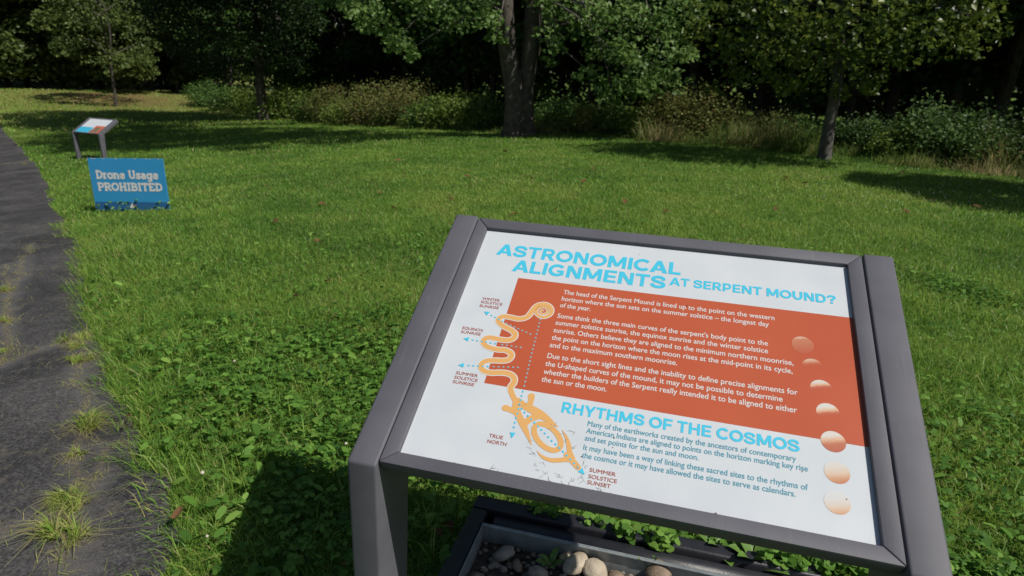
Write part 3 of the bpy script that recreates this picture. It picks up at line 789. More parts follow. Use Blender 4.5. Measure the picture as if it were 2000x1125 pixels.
for i, (px, py, rpx, mt, lb) in enumerate([
    (985, 1080, 19, 'peb_grey', 'upright grey pebble in the shade by the back left corner of the tray'),
    (1127, 1101, 25, 'peb_tan', 'large tan pebble half in the shade at the shadow edge'),
    (1163, 1113, 24, 'peb_tan', 'pale tan pebble leaning on the large half-shaded pebble'),
    (1104, 1084, 11, 'peb_tan', 'little tan pebble touching the back of the large half-shaded pebble'),
    (1284, 1117, 24, 'peb_brown', 'brownish round pebble in the sun beside a green sprout'),
    (1048, 1116, 19, 'peb_grey', 'grey pebble among green leaves in the shaded part of the tray'),
    (1010, 1098, 13, 'peb_brown', 'small brown pebble right of the upright grey pebble'),
    (1205, 1122, 14, 'peb_brown', 'small brown pebble between the pale tan and brownish pebbles'),
    (928, 1122, 13, 'peb_brown', 'brown pebble half hidden at the lower left tray corner'),
    (1340, 1124, 15, 'peb_grey', 'grey sunlit pebble right of the brownish round pebble')]):
    p = tray_pt(px, py, .055)
    r_ = rpx/FPX*np.linalg.norm(p-CAM)*1.0
    pebble((p[0], p[1], .034+r_*.5), r_, 40+i, M[mt], lb)

# ------------------------------------------------------------------ lawn
M['grass'] = mat_leaf('grass', [(.072, .180, .028), (.142, .296, .044), (.225, .385, .062), (.34, .41, .095), (.42, .37, .17)], .45, .42, .3)
M['clover'] = mat_leaf('clover', [(.042, .115, .020), (.085, .195, .030), (.145, .295, .046), (.24, .40, .08)], .62, .35, .2)

def blade_mesh(P, h, w, az, lean, tint):
    """P (n,3); bent two-piece blades"""
    n = len(P)
    dx, dy = np.cos(az), np.sin(az)
    fa = rng.uniform(0, 2*np.pi, n); wx, wy = np.cos(fa)*w/2, np.sin(fa)*w/2
    V = np.zeros((n, 5, 3), np.float32)
    mid_h = h*.58
    for j, s in ((0, -1), (1, 1)):
        V[:, j, 0] = P[:, 0]+s*wx; V[:, j, 1] = P[:, 1]+s*wy; V[:, j, 2] = P[:, 2]-.004
        V[:, 2+j, 0] = P[:, 0]+s*wx*.8+dx*lean*h*.35; V[:, 2+j, 1] = P[:, 1]+s*wy*.8+dy*lean*h*.35; V[:, 2+j, 2] = P[:, 2]+mid_h*(1-.15*lean)
    V[:, 4, 0] = P[:, 0]+dx*lean*h; V[:, 4, 1] = P[:, 1]+dy*lean*h; V[:, 4, 2] = P[:, 2]+h*np.maximum(1-.42*lean, .12)
    b = (np.arange(n)*5)[:, None]
    return V.reshape(-1, 3), [b+np.array([[0, 1, 3, 2]]), b+np.array([[2, 3, 4]])], np.repeat(tint, 5)

def join(parts):
    vs, f4, f3, ts = [], [], [], []; o = 0
    for v, fs, t in parts:
        vs.append(v); ts.append(t)
        for f in fs: (f4 if f.shape[1] == 4 else f3).append(f+o)
        o += len(v)
    fl = []
    if f4: fl.append(np.concatenate(f4))
    if f3: fl.append(np.concatenate(f3))
    return np.concatenate(vs), fl, np.concatenate(ts)

view_az = math.atan2(c_fwd[0], c_fwd[1])
def scatter(r0, r1, dens, half=62):
    a0_, a1_ = view_az-R(half), view_az+R(half)
    n = int(.5*(a1_-a0_)*(r1*r1-r0*r0)*dens)
    r = np.sqrt(rng.uniform(r0*r0, r1*r1, n)); a = rng.uniform(a0_, a1_, n)
    return CAM[0]+r*np.sin(a), CAM[1]+r*np.cos(a), r

# the edge of the wood, as read along the foot of the brush
wood_px = [(-400, 176), (0, 176), (200, 178), (372, 196), (450, 222), (560, 232), (700, 245), (850, 252), (1000, 262), (1150, 268), (1300, 272), (1450, 282), (1600, 300), (1750, 316), (1900, 330), (2050, 345), (2300, 375)]
wood = np.array([on_ground(*q)[:2] for q in wood_px])
waz = np.arctan2(wood[:, 0]-CAM[0], wood[:, 1]-CAM[1]); wd = np.hypot(wood[:, 0]-CAM[0], wood[:, 1]-CAM[1])
wd[:3] = 54
def wood_dist(x, y):
    return np.interp(np.arctan2(x-CAM[0], y-CAM[1]), waz, wd)
def clover_field(x, y):
    c = fbm(x, y, .9, 61)
    z1 = np.exp(-((x+1.3)/1.5)**2-((y-1.3)/1.0)**2)*.55
    z2 = np.exp(-((x-1.9)/.8)**2-((y-.5)/.9)**2)*.42
    return np.clip((c*.9+z1+z2-.56)*3, 0, .9)
parts = []
for r0, r1, dens, h0, h1, w0 in ((.9, 2.6, 9500, .030, .065, .0034), (2.6, 5, 6500, .030, .065, .0040), (5, 9, 2600, .030, .065, .0060),
                                 (9, 16, 850, .035, .07, .0100), (16, 30, 190, .05, .085, .02), (30, 56, 42, .07, .12, .045)):
    x, y, r = scatter(r0, r1, dens)
    pd = path_inside(x, y) if r1 < 20 else np.where(True, path_inside(x, y), 0)
    keep = (pd < .02) & (r < wood_dist(x, y)+1.0)
    keep &= ~((x > -.075) & (x < 1.08) & (y > -.13) & (y < .80))
    cf = clover_field(x, y)
    keep &= rng.random(len(x)) > cf*.30*(r < 6)
    pk = np.exp(-((x-pA[0])/6.0)**2-((y-pA[1])/3.0)**2)
    keep &= rng.random(len(x)) > pk*.65
    x, y, r, cf, pd = x[keep], y[keep], r[keep], cf[keep], pd[keep]
    n = len(x)
    tn = np.clip(.32+.62*(fbm(x, y, 2.2, 8)-.5)+.7*(fbm(x, y, .45, 12)-.5)+rng.normal(0, .13, n), 0, .74)
    tn = np.where(rng.random(n) < .035+.10*np.clip((fbm(x, y, .9, 44)-.58)*6, 0, 1), .92, tn)
    edge_f = np.exp(-(np.minimum(pd, 0)/.22)**2)
    tn = np.clip(tn+.14*edge_f*rng.random(n)+.16*np.clip((r-26)/14, 0, 1), 0, 1)
    h = rng.uniform(h0, h1, n)*(.75+.6*fbm(x, y, .7, 33))
    P = np.stack([x, y, terrain(x, y)], -1)
    parts.append(blade_mesh(P, h, np.full(n, w0)*rng.uniform(.6, 1.3, n), rng.uniform(0, 6.28, n), np.clip(rng.normal(.75, .35, n), .1, 1.6), tn))
# longer blades along the path edge and in loose tufts
for k_ in range(2):
    j = rng.integers(0, len(E1j), 9500); Pn = E1j[j]-nrm[j]*np.clip(np.abs(rng.normal(0, .26, len(j)))-.09*fbm(E1j[j][:, 0], E1j[j][:, 1], .3, 88)*2, -.12, .8)[:, None]
    r = np.hypot(Pn[:, 0]-CAM[0], Pn[:, 1]-CAM[1]); j = j[r < 9]; Pn = Pn[r < 9]
    n = len(j)
    azp = np.arctan2(nrm[j][:, 1], nrm[j][:, 0])+rng.normal(0, .9, n)
    clump = fbm(Pn[:, 0], Pn[:, 1], .35, 71)
    P = np.stack([Pn[:, 0], Pn[:, 1], terrain(Pn[:, 0], Pn[:, 1])], -1)
    parts.append(blade_mesh(P, rng.uniform(.05, .14, n)*(.45+clump), rng.uniform(.003, .006, n), azp, rng.uniform(.3, 1.6, n), np.where(rng.random(n) < .12, .95, np.clip(rng.normal(.42, .2, n), 0, 1))))
x, y, r = scatter(1.0, 7, 1100)
clump = fbm(x, y, .38, 91); keep = (clump > .52) & (path_inside(x, y) < -.02) & ~((x > -.075) & (x < 1.08) & (y > -.13) & (y < .80))
x, y = x[keep], y[keep]; n = len(x)
parts.append(blade_mesh(np.stack([x, y, terrain(x, y)], -1), rng.uniform(.07, .15, n), rng.uniform(.003, .006, n), rng.uniform(0, 6.28, n), rng.uniform(.3, 1.3, n), np.clip(rng.normal(.45, .2, n), 0, 1)))
V, F, T = join(parts)
gr = np_mesh('lawn_grass', V, F, M['grass'], attr={'tint': T})
tag(gr, 'short green mown grass covering the lawn', 'grass', kind='stuff')

def disc_leaves(C, nrmv, rad, tint, k_=6, fold=.18, asp=.85):
    """round leaflets: one k-gon each, slightly cupped"""
    n = len(C)
    nv = nrmv/np.linalg.norm(nrmv, axis=1)[:, None]
    a = np.cross(nv, rng.normal(size=(n, 3))); a /= np.linalg.norm(a, axis=1)[:, None]
    b = np.cross(nv, a)
    t = np.arange(k_)*2*np.pi/k_
    V = C[:, None, :]+rad[:, None, None]*(np.cos(t)[None, :, None]*a[:, None, :]+np.sin(t)[None, :, None]*b[:, None, :]*asp)
    V = V+(fold*rad[:, None]*np.abs(np.sin(t))[None, :])[..., None]*nv[:, None, :]
    F = (np.arange(n)*k_)[:, None]+np.arange(k_)[None]
    return V.reshape(-1, 3).astype(np.float32), F, np.repeat(tint, k_)

# clover: three round leaflets on each stalk
x, y, r = scatter(.9, 6.5, 2300)
cf = clover_field(x, y)
keep = (rng.random(len(x)) < np.clip(cf+.05, 0, 1)*np.clip((fbm(x, y, .16, 83)-.28)*4, .1, 1)) & (path_inside(x, y) < -.06-.4*rng.random(len(x))) & ~((x > -.075) & (x < 1.08) & (y > -.13) & (y < .80))
x, y = x[keep], y[keep]; n = len(x)
hz = rng.uniform(.02, .085, n)*(.6+.8*fbm(x, y, .5, 14)); rd = rng.uniform(.0055, .0125, n)*(.8+.4*fbm(x, y, .4, 19))
base_t = np.clip(.45+.5*(fbm(x, y, .6, 15)-.5)+rng.normal(0, .2, n), 0, 1)
az0 = rng.uniform(0, 6.28, n); Cs, Ns, Rs, Ts = [], [], [], []
tilt = rng.normal(0, .28, (n, 2))
for q in range(3):
    a = az0+q*2.094
    Cs.append(np.stack([x+np.cos(a)*rd*.95, y+np.sin(a)*rd*.95, terrain(x, y)+hz], -1))
    Ns.append(np.stack([tilt[:, 0]+.25*np.cos(a)+rng.normal(0, .12, n), tilt[:, 1]+.25*np.sin(a)+rng.normal(0, .12, n), np.ones(n)], -1)); Rs.append(rd); Ts.append(np.clip(base_t+rng.normal(0, .08, n), 0, 1))
V, F, T = disc_leaves(np.concatenate(Cs), np.concatenate(Ns), np.concatenate(Rs), np.concatenate(Ts))
# broad weed leaves among them
x, y, r = scatter(1.0, 6.5, 330)
keep = (rng.random(len(x)) < clover_field(x, y)*.8+.08) & (path_inside(x, y) < -.02) & ~((x > -.075) & (x < 1.08) & (y > -.13) & (y < .80))
x, y = x[keep], y[keep]; n = len(x)
V2, F2, T2 = disc_leaves(np.stack([x, y, terrain(x, y)+rng.uniform(.03, .075, n)], -1), np.stack([rng.normal(0, .45, n), rng.normal(0, .45, n), np.ones(n)], -1), rng.uniform(.014, .034, n), np.clip(rng.normal(.50, .25, n), 0, 1), 8, .35, .48)
n = 60; fx = rng.normal(0, .45, n); fy = -np.abs(rng.normal(.02, .16, n))+.05; kk = (np.abs(fx) < .85); fx, fy = fx[kk], fy[kk]; n = len(fx)
ok_ = None; wx = mid[0]+fx*math.cos(ang_d)-fy*math.sin(ang_d); wy = mid[1]+fx*math.sin(ang_d)+fy*math.cos(ang_d)
ok_ = path_inside(wx, wy) < -.05; wx, wy, fx = wx[ok_], wy[ok_], fx[ok_]; n = len(wx)
V3, F3, T3 = disc_leaves(np.stack([wx, wy, terrain(wx, wy)+rng.uniform(.03, .15, n)*np.exp(-np.abs(fx)*.5)], -1), np.stack([rng.normal(0, .7, n), rng.normal(-.4, .6, n), np.ones(n)], -1), rng.uniform(.012, .036, n), np.clip(rng.normal(.6, .25, n), 0, 1), 8, .35, .5)
cl = np_mesh('clover_cover', np.concatenate([V, V2, V3]), [F, F2+len(V), F3+len(V)+len(V2)], M['clover'], attr={'tint': np.concatenate([T, T2, T3])})
tag(cl, 'patches of round leaved clover and broad weeds in the near lawn', 'clover', kind='stuff')

# white clover heads, too many to count
M['flower'] = mat_flat('clover_flower', (.62, .55, .50), .8)
x1, y1, r1_ = scatter(1.5, 4.5, 2.2); k1 = clover_field(x1, y1) > .4
g2 = np.array([on_ground(rng.uniform(1600, 2050), 395-rng.random()*70+rng.normal(0, 10))[:2] for _ in range(130)])
x = np.concatenate([x1[k1], g2[:, 0]]); y = np.concatenate([y1[k1], g2[:, 1]]); keep = (path_inside(x, y) < -.1) & ~((x > -.1) & (x < 1.1) & (y > -.13) & (y < .85)); x, y = x[keep], y[keep]
mb = MB()
for i in range(len(x)):
    zz = float(terrain(x[i], y[i]))+random.uniform(.05, .085); s = random.uniform(.005, .009)
    mb.add([(x[i]+s*math.cos(a)*c_, y[i]+s*math.sin(a)*c_, zz+s*d_) for c_, d_ in ((.6, -.7), (1, 0), (.6, .7)) for a in np.arange(6)*math.pi/3],
           [(q*6+j, q*6+(j+1) % 6, q*6+6+(j+1) % 6, q*6+6+j) for q in range(2) for j in range(6)]+[tuple(range(12, 18))])
tag(mb.build('clover_flowers', M['flower'], fix=False), 'tiny pale clover flower heads dotted over the lawn', 'flowers', kind='stuff')

# grass tufts in the cracks of the path
def tuft(px, py, spread, hgt, n, label):
    n = int(n*1.7)
    p = on_ground(px, py)
    d = path_inside(np.array([p[0]]), np.array([p[1]]))
    z = float(terrain(p[0], p[1]))+.012
    sub = rng.normal(0, spread*.42, (4, 2))*np.array([1.2, .7]); bias = rng.uniform(0, 6.28, 4); w4 = rng.dirichlet((1.2,)*4)
    k4 = rng.choice(4, n, p=w4)
    P = np.concatenate([sub[k4]+rng.normal(0, spread*.13, (n, 2)), np.zeros((n, 1))], 1)
    az_ = bias[k4]+rng.normal(0, 1.15, n)
    dead = rng.random(n) < .30
    L = rng.uniform(.45, 1.15, n)*hgt*np.array([1, .8, .65, .9])[k4]
    v, f, t = blade_mesh(P, L, rng.uniform(.0028, .0058, n), az_, np.where(dead, rng.uniform(1.2, 2.0, n), rng.uniform(.45, 1.7, n)), np.where(dead, .97, np.clip(rng.normal(.66, .14, n), .25, .9)))
    o = np_mesh('grass_tuft', v, f, M['grass'], attr={'tint': t}); o.location = (p[0], p[1], z)
    tag(o, label, 'grass tuft', 'grass tufts growing in the path cracks')
tuft(150, 668, .15, .085, 170, 'straggly yellowish grass tuft at the path edge, upper of the two touching tufts')
tuft(162, 708, .07, .075, 110, 'small upright grass tuft just below the yellowish straggly one on the path')
tuft(165, 838, .11, .13, 230, 'largest green grass tuft standing in the middle of the path cracks')
tuft(140, 893, .035, .045, 40, 'tiny sparse tuft just below the largest tuft on the path')
tuft(112, 992, .085, .10, 190, 'bushy grass tuft with dry straw at its foot on the path')
tuft(148, 1060, .06, .125, 120, 'long bladed spreading grass tuft lowest in the path cracks')
tuft(15, 572, .06, .05, 90, 'flat little tuft at the left picture edge of the path, farthest away')
tuft(12, 630, .08, .05, 90, 'low yellow green tuft between two others at the left edge of the path')
tuft(5, 690, .07, .045, 60, 'low thin tuft at the left edge of the path beside a brown crack')
tuft(50, 322, .10, .05, 80, 'dry grass seam across the distant path')

j = rng.integers(0, len(E1j), 2600); off_ = np.abs(rng.normal(0, .28, len(j))); Pn = E1j[j]+nrm[j]*off_[:, None]
k5 = np.hypot(Pn[:, 0]-CAM[0], Pn[:, 1]-CAM[1]) < 9; Pn = Pn[k5]
dc = (dirt > .35) & (cols_w[None, :] < 1.6); ii = np.argwhere(dc); ii = ii[rng.integers(0, len(ii), 1500)]; Pc = PXY[ii[:, 0], ii[:, 1]]+rng.normal(0, .025, (1500, 2))
Pn = np.concatenate([Pn[fbm(Pn[:, 0], Pn[:, 1], .3, 5) > .45], Pc]); n = len(Pn)
v, f, t = blade_mesh(np.concatenate([Pn, (terrain(Pn[:, 0], Pn[:, 1])+.016)[:, None]], 1), rng.uniform(.012, .05, n), rng.uniform(.0012, .003, n), rng.uniform(0, 6.28, n), rng.uniform(1.7, 2.1, n), rng.uniform(.72, 1, n))
tag(np_mesh('dry_clippings', v, f, M['grass'], attr={'tint': t}), 'scattered dry grass clippings lying on the asphalt path', 'clippings', kind='stuff')

# weeds round the planter
def leafy_weed(name, px, py, h, n, rad, spread, label, cat, tint=.65, zz=.0, k_=9, stem=True):
    p = tray_pt(px, py, h) if True else None
    o = empty(name, (p[0], p[1], 0), 0, label, cat)
    a = rng.uniform(0, 6.28, n); rr = np.sqrt(rng.random(n))
    C = np.stack([rr*np.cos(a)*spread[0], rr*np.sin(a)*spread[1], h+zz+rng.normal(0, 1, n)*spread[2]], -1)
    v, f, t = disc_leaves(C, np.stack([rng.normal(0, .4, n), rng.normal(-.15, .4, n), np.ones(n)], -1), rng.uniform(.7, 1.2, n)*rad, np.clip(rng.normal(tint, .14, n), 0, 1), k_, .22)
    np_mesh('leaves', v, [f], M['clover'], o, attr={'tint': t})
    mb = MB()
    for c in C[::2]: mb.tube([(c[0]*.5, c[1]*.5+.02, 0), (c[0]*.8, c[1]*.8+.008, c[2]*.6), (c[0], c[1], c[2]-.002)], [.0016, .0014, .001], 4)
    mb.build('stems', M['stem'], o)
M['stem'] = mat_flat('green_stem', (.09, .14, .03), .6)
leafy_weed('ground_ivy', 1165, 1016, .11, 34, .013, (.075, .030, .014), 'bright ground ivy clump on the back edging where the sunlight begins', 'weed')
leafy_weed('ground_ivy', 1240, 1035, .12, 46, .014, (.07, .035, .018), 'rounded ground ivy clump hanging over the back edging, second from the shade', 'weed')
leafy_weed('ground_ivy', 1290, 1058, .11, 40, .014, (.055, .03, .022), 'scalloped ground ivy clump hanging lowest over the back edging', 'weed', .72)
leafy_weed('ground_ivy', 1070, 995, .12, 26, .012, (.07, .025, .012), 'shaded ground ivy clump on the back edging right of its left corner', 'weed', .5)
leafy_weed('ground_ivy', 1560, 1095, .12, 60, .016, (.12, .035, .02), 'ground ivy under the right half of the sign frame', 'weed', .6)
leafy_weed('ground_ivy', 1700, 1118, .11, 50, .015, (.09, .035, .02), 'ground ivy nearest the right post of the big sign', 'weed', .6)

def long_leaf_weed(px, py, h, n, L, label):
    p = tray_pt(px, py, .03); o = empty('broadleaf_weed', (p[0], p[1], .03), 0, label, 'weed')
    for i in range(n):
        a = 6.28*i/n+random.uniform(-.4, .4); ln = L*random.uniform(.7, 1.1); up = random.uniform(.5, 1.0)
        c = []; W_ = ln*.13
        for s in np.linspace(0, 1, 7):
            c.append(((math.cos(a)*ln*.55*s**1.3), (math.sin(a)*ln*.55*s**1.3), h*up*(s*1.5-.75*s*s)))
        mb = MB(); vs = []
        wd_ = [.25, .55, .85, 1, .95, .65, .05]
        for (x_, y_, z_), w_ in zip(c, wd_):
            nx, ny = -math.sin(a)*W_*w_, math.cos(a)*W_*w_
            vs += [(x_+nx, y_+ny, z_+W_*.35*w_), (x_, y_, z_), (x_-nx, y_-ny, z_+W_*.35*w_)]
        mb.add(vs, [(3*q+j, 3*q+j+1, 3*q+4+j, 3*q+3+j) for q in range(6) for j in range(2)])
        lf = mb.build('leaf', M['weedleaf'], o, smooth=True, fix=False)
M['weedleaf'] = mat_noise('weed_leaf', (.070, .150, .022), (.13, .23, .045), 30, .45, .1, 80)
long_leaf_weed(1408, 1095, .14, 8, .16, 'long leaved weed standing in the tray left of a taller bunch of leaves')
long_leaf_weed(1470, 1120, .16, 9, .18, 'tall bunch of long pale green leaves under the frame near the right')
long_leaf_weed(1265, 1124, .12, 5, .07, 'thin green sprout beside the brownish round pebble')
long_leaf_weed(1075, 1108, .07, 7, .09, 'dark leaved seedling in the shaded part of the tray')
long_leaf_weed(1620, 1124, .16, 8, .16, 'drooping leafy weed against the right part of the frame')

# fallen leaves
M['dead'] = mat_leaf('dead_leaf', [(.11, .050, .025), (.17, .085, .04), (.24, .14, .065)], .8, .2, .2)
def dead_leaf(p, s, seed, label, group, tint, flat=.4):
    rr = random.Random(seed); k_ = 10
    vs = []
    for i in range(k_):
        a = 2*math.pi*i/k_; r_ = s*(1 if i % 2 == 0 else .72)*(1.25 if i in (0,) else 1)*rr.uniform(.85, 1.1)
        vs.append((r_*math.cos(a), r_*.7*math.sin(a), abs(math.sin(a))*s*rr.uniform(.1, flat+.1)))
    vs.append((0, 0, 0))
    o = np_mesh('fallen_leaf', vs, [np.array([(i, (i+1) % k_, k_) for i in range(k_)])], M['dead'], attr={'tint': [tint]*(k_+1)})
    o.location = p; o.rotation_euler = (rr.uniform(-.4, .4), rr.uniform(-.4, .4), rr.uniform(0, 6.28))
    tag(o, label, 'fallen leaf', group)
for i, (px, py) in enumerate([(1003, 425), (1040, 353), (778, 318), (742, 383), (912, 350), (630, 405), (770, 413), (1158, 335), (1140, 360), (1515, 415), (1533, 352), (1572, 363), (1768, 420), (1763, 340),
                              (576, 590), (660, 630), (622, 480), (540, 440), (1085, 415), (1300, 420), (640, 560), (880, 395), (1220, 400), (480, 350), (985, 300), (1905, 410)]):
    p = on_ground(px, py); d_ = hdist(p)
    dead_leaf((p[0], p[1], p[2]+.045), .022+.0035*d_, 60+i, 'small brown dry leaf lying on the sunlit lawn', 'brown leaves scattered over the lawn', .2+.6*random.random())
p = tray_pt(862, 1045, .03); dead_leaf((p[0], p[1], .04), .034, 5, 'curled brown leaf in the shade left of the planter bed', 'brown leaves near the planter', .5, .9)
p = tray_pt(880, 1030, .03); dead_leaf((p[0], p[1], .04), .022, 6, 'smaller dark red leaf behind the curled brown leaf by the planter', 'brown leaves near the planter', .1, .9)
p = tray_pt(676, 1100, .05); dead_leaf((p[0], p[1], .05), .020, 7, 'yellowish dead leaf at the foot of the left post', 'brown leaves near the planter', 1.0, .5)
p = tray_pt(349, 1003, .03); dead_leaf((p[0], p[1], .03), .030, 8, 'brown leaf under long grass at the near path edge', 'brown leaves at the path edge', .6, .8)
p = tray_pt(252, 812, .03); dead_leaf((p[0], p[1], .03), .016, 9, 'small red leaf at the path edge beside the largest tuft', 'brown leaves at the path edge', 0, .6)
p = on_ground(266, 411); dead_leaf((p[0]+.05, p[1]-.06, p[2]+.07), .03, 10, 'orange leaf at the foot of the blue yard sign', 'brown leaves near the yard sign', .6, .6)

# ------------------------------------------------------------------ trees
M['bark'] = mat_noise('bark', (.030, .026, .021), (.098, .083, .068), 7, .92, .9, 22, coord='Object')
M['bark_grey'] = mat_noise('bark_grey', (.045, .04, .036), (.13, .12, .105), 6, .9, .8, 26)
M['leaf_big'] = mat_leaf('leaf_big_tree', [(.055, .105, .028), (.12, .22, .055), (.20, .32, .095), (.31, .42, .17)], .48, .42, .32)
M['leaf_right'] = mat_leaf('leaf_right_tree', [(.030, .058, .014), (.070, .120, .020), (.13, .18, .03), (.21, .24, .05)], .38, .42, .4)
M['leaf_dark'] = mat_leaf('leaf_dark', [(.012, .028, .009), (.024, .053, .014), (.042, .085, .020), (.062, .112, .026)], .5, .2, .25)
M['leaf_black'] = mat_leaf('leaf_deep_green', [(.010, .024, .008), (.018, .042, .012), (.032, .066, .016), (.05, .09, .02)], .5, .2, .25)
M['leaf_olive'] = mat_leaf('leaf_olive', [(.040, .070, .018), (.080, .120, .030), (.125, .175, .045), (.18, .22, .065)], .5, .3, .3)
M['leaf_blue'] = mat_leaf('leaf_pale_green', [(.022, .052, .018), (.048, .10, .03), (.09, .165, .045), (.14, .23, .065)], .55, .28, .25)
M['leaf_yellow'] = mat_leaf('leaf_yellowgreen', [(0.068, 0.119, 0.020), (0.128, 0.204, 0.034), (0.196, 0.272, 0.051), (0.272, 0.340, 0.085)], .5, .35, .3)
M['leaf_rust'] = mat_leaf('leaf_rust', [(.080, .120, .030), (.14, .175, .045), (.20, .19, .06), (.25, .155, .07)], .6, .35, .2)
M['leaf_mid'] = mat_leaf('leaf_mid', [(0.037, 0.082, 0.020), (0.068, 0.145, 0.031), (0.111, 0.204, 0.044), (0.170, 0.272, 0.068)], .5, .3, .3)
M['straw'] = mat_leaf('straw', [(.08, .18, .035), (.14, .23, .05), (.25, .25, .09), (.42, .36, .19)], .7, .45, .2)

def leaf_quads(C, size, tint, up=.55, droop=.35, g=None):
    """pointed leaves, each a folded diamond"""
    g = g or rng
    n = len(C)
    d = g.normal(size=(n, 3)); d[:, 2] = d[:, 2]*.5-droop; d /= np.linalg.norm(d, axis=1)[:, None]
    nz = g.normal(size=(n, 3))*(1-up); nz[:, 2] += up+.15
    s = np.cross(d, nz); s /= np.maximum(np.linalg.norm(s, axis=1), 1e-6)[:, None]
    L = size*g.uniform(.65, 1.25, n); W_ = L*g.uniform(.32, .48, n)
    nn = np.cross(s, d)
    V = np.zeros((n, 4, 3), np.float32)
    V[:, 0] = C-d*(L/2)[:, None]; V[:, 2] = C+d*(L/2)[:, None]
    V[:, 1] = C+s*W_[:, None]+nn*(W_*.35)[:, None]; V[:, 3] = C-s*W_[:, None]+nn*(W_*.35)[:, None]
    b = (np.arange(n)*4)[:, None]
    return V.reshape(-1, 3), np.concatenate([b+np.array([[0, 1, 2]]), b+np.array([[0, 2, 3]])]), np.repeat(tint, 4)

def crown_from(clusters, size, per, flat=.6, up=.55, g=None, tint0=.45):
    """clusters: (x,y,z,r). each one a spray of leaves, thinner inside"""
    g = g or rng
    Cs, Ts = [], []
    for (x, y, z, r) in clusters:
        n = int(per*(r*r)/.25)+6
        d = g.normal(size=(n, 3)); d /= np.linalg.norm(d, axis=1)[:, None]
        q = d*(g.random(n)**.45)[:, None]*r; q[:, 2] *= flat
        q[:, 2] -= .25*(q[:, 0]**2+q[:, 1]**2)/max(r, .1)
        Cs.append(np.array([x, y, z])+q)
        Ts.append(np.clip(g.normal(tint0+g.normal(0, .12), .17, n), 0, 1))
    C = np.concatenate(Cs); T = np.concatenate(Ts)
    V, F, Tt = leaf_quads(C, size, T, up=up, g=g)
    return V, F, Tt

def limb(mb, a, b, r0, r1, n=5, sag=.15, segs=6, rr=random):
    a, b = Vector(a), Vector(b); pts = []; rad = []
    off_ = Vector((rr.gauss(0, 1), rr.gauss(0, 1), rr.gauss(0, .6)))*(b-a).length*.06
    for i in range(n+1):
        t = i/n
        p = a.lerp(b, t)+off_*math.sin(t*math.pi)+Vector((0, 0, sag*(b-a).length*math.sin(t*math.pi)*.5))
        pts.append(p); rad.append(r0+(r1-r0)*t)
    mb.tube(pts, rad, segs)
    return pts

def trunk_mesh(mb, pts, rad, segs=14, flare=True, seed=0):
    """bumpy tapered trunk with a root flare"""
    P = smooth_line([tuple(p) for p in pts], 6); Rr = np.interp(np.linspace(0, 1, len(P)), np.linspace(0, 1, len(rad)), rad)
    base = len(mb.v)
    for i, p in enumerate(P):
        h = p[2]-P[0][2]
        for k_ in range(segs):
            a = 2*math.pi*k_/segs
            r_ = Rr[i]*(1+.06*math.sin(3*a+seed+h*1.1)+.05*math.sin(5*a+seed*2-h*2))
            if flare: r_ *= 1+(.55+.35*math.sin(4*a+seed))*math.exp(-max(h, 0)/.28)
            mb.v.append((p[0]+r_*math.cos(a), p[1]+r_*math.sin(a), p[2]))
    for i in range(len(P)-1):
        for k_ in range(segs):
            mb.f.append((base+i*segs+k_, base+i*segs+(k_+1) % segs, base+(i+1)*segs+(k_+1) % segs, base+(i+1)*segs+k_))

# --- the big twin-trunk tree in the middle
b0 = on_ground(1015, 266); Dt = hdist(b0)
tree = empty('broadleaf_tree', (float(b0[0]), float(b0[1]), float(b0[2])), 0, 'big twin-trunk tree with low leafy boughs in the middle of the wood edge', 'tree')
to = np.array(b0)
pxm = FPX/Dt/1.04
def rel(px, py, dd=0.0):
    return at(px, py, Dt+dd)-to
mb = MB(); L0 = rel(1003, 262, 0); L0[2] = -.25
trunk_mesh(mb, [L0, rel(1006, 225), rel(1004, 175), rel(992, 90), rel(986, 0), rel(976, -130, .3), rel(950, -420, .3), rel(930, -760, 0)], [.30, .30, .27, .235, .215, .18, .13, .05], 16, True, 1)
mb.build('trunk', M['bark'], tree, smooth=True)
mb = MB(); L0 = rel(1028, 262, .12); L0[2] = -.25
trunk_mesh(mb, [L0, rel(1024, 225, .1), rel(1026, 175, .1), rel(1038, 90, .1), rel(1044, 0, .2), rel(1062, -130, .3), rel(1090, -420, .3), rel(1120, -760, 0)], [.28, .27, .25, .235, .215, .18, .13, .05], 16, True, 2.4)
mb.build('trunk', M['bark'], tree, smooth=True)
vis = [(705,5,42,-.5),(735,35,40,-.9),(775,78,36,-1.0),(800,100,20,-1.0),(850,22,50,-.6),(900,45,30,-.8),(935,12,40,-.6),(962,40,32,-.9),(968,72,20,-.9),(645,-10,40,0),
       (1072,60,30,-.7),(1085,90,26,-.8),(1110,20,45,-.6),(1075,120,15,-.7),(1160,20,45,-1.0),(1185,55,42,-1.3),(1165,95,32,-1.2),(1230,90,44,-1.5),(1275,45,44,-1.2),(1300,85,36,-1.3),(1330,105,26,-1.2),
       (1285,135,44,-1.6),(1235,150,42,-1.7),(1190,165,34,-1.5),(1150,140,28,-1.2),(1255,178,30,-1.7),(1310,165,28,-1.4),(1340,30,36,-1.0),(1200,192,16,-1.5),(1335,-10,45,-.8),(1230,10,50,-1.2),(1130,60,28,-.9),(820,-15,50,-.6),(1060,-5,40,-.7)]
cl_ = []
for px, py, rp, d_ in vis:
    q = rel(px, py, d_); cl_.append((*q, rp/pxm*.98))
    for s_ in range(2):
        q2 = rel(px+random.gauss(0, rp*.7), py+random.gauss(0, rp*.5), d_+random.uniform(-.3, 1.4)); cl_.append((*q2, rp/pxm*.55))
g9 = np.random.default_rng(5)
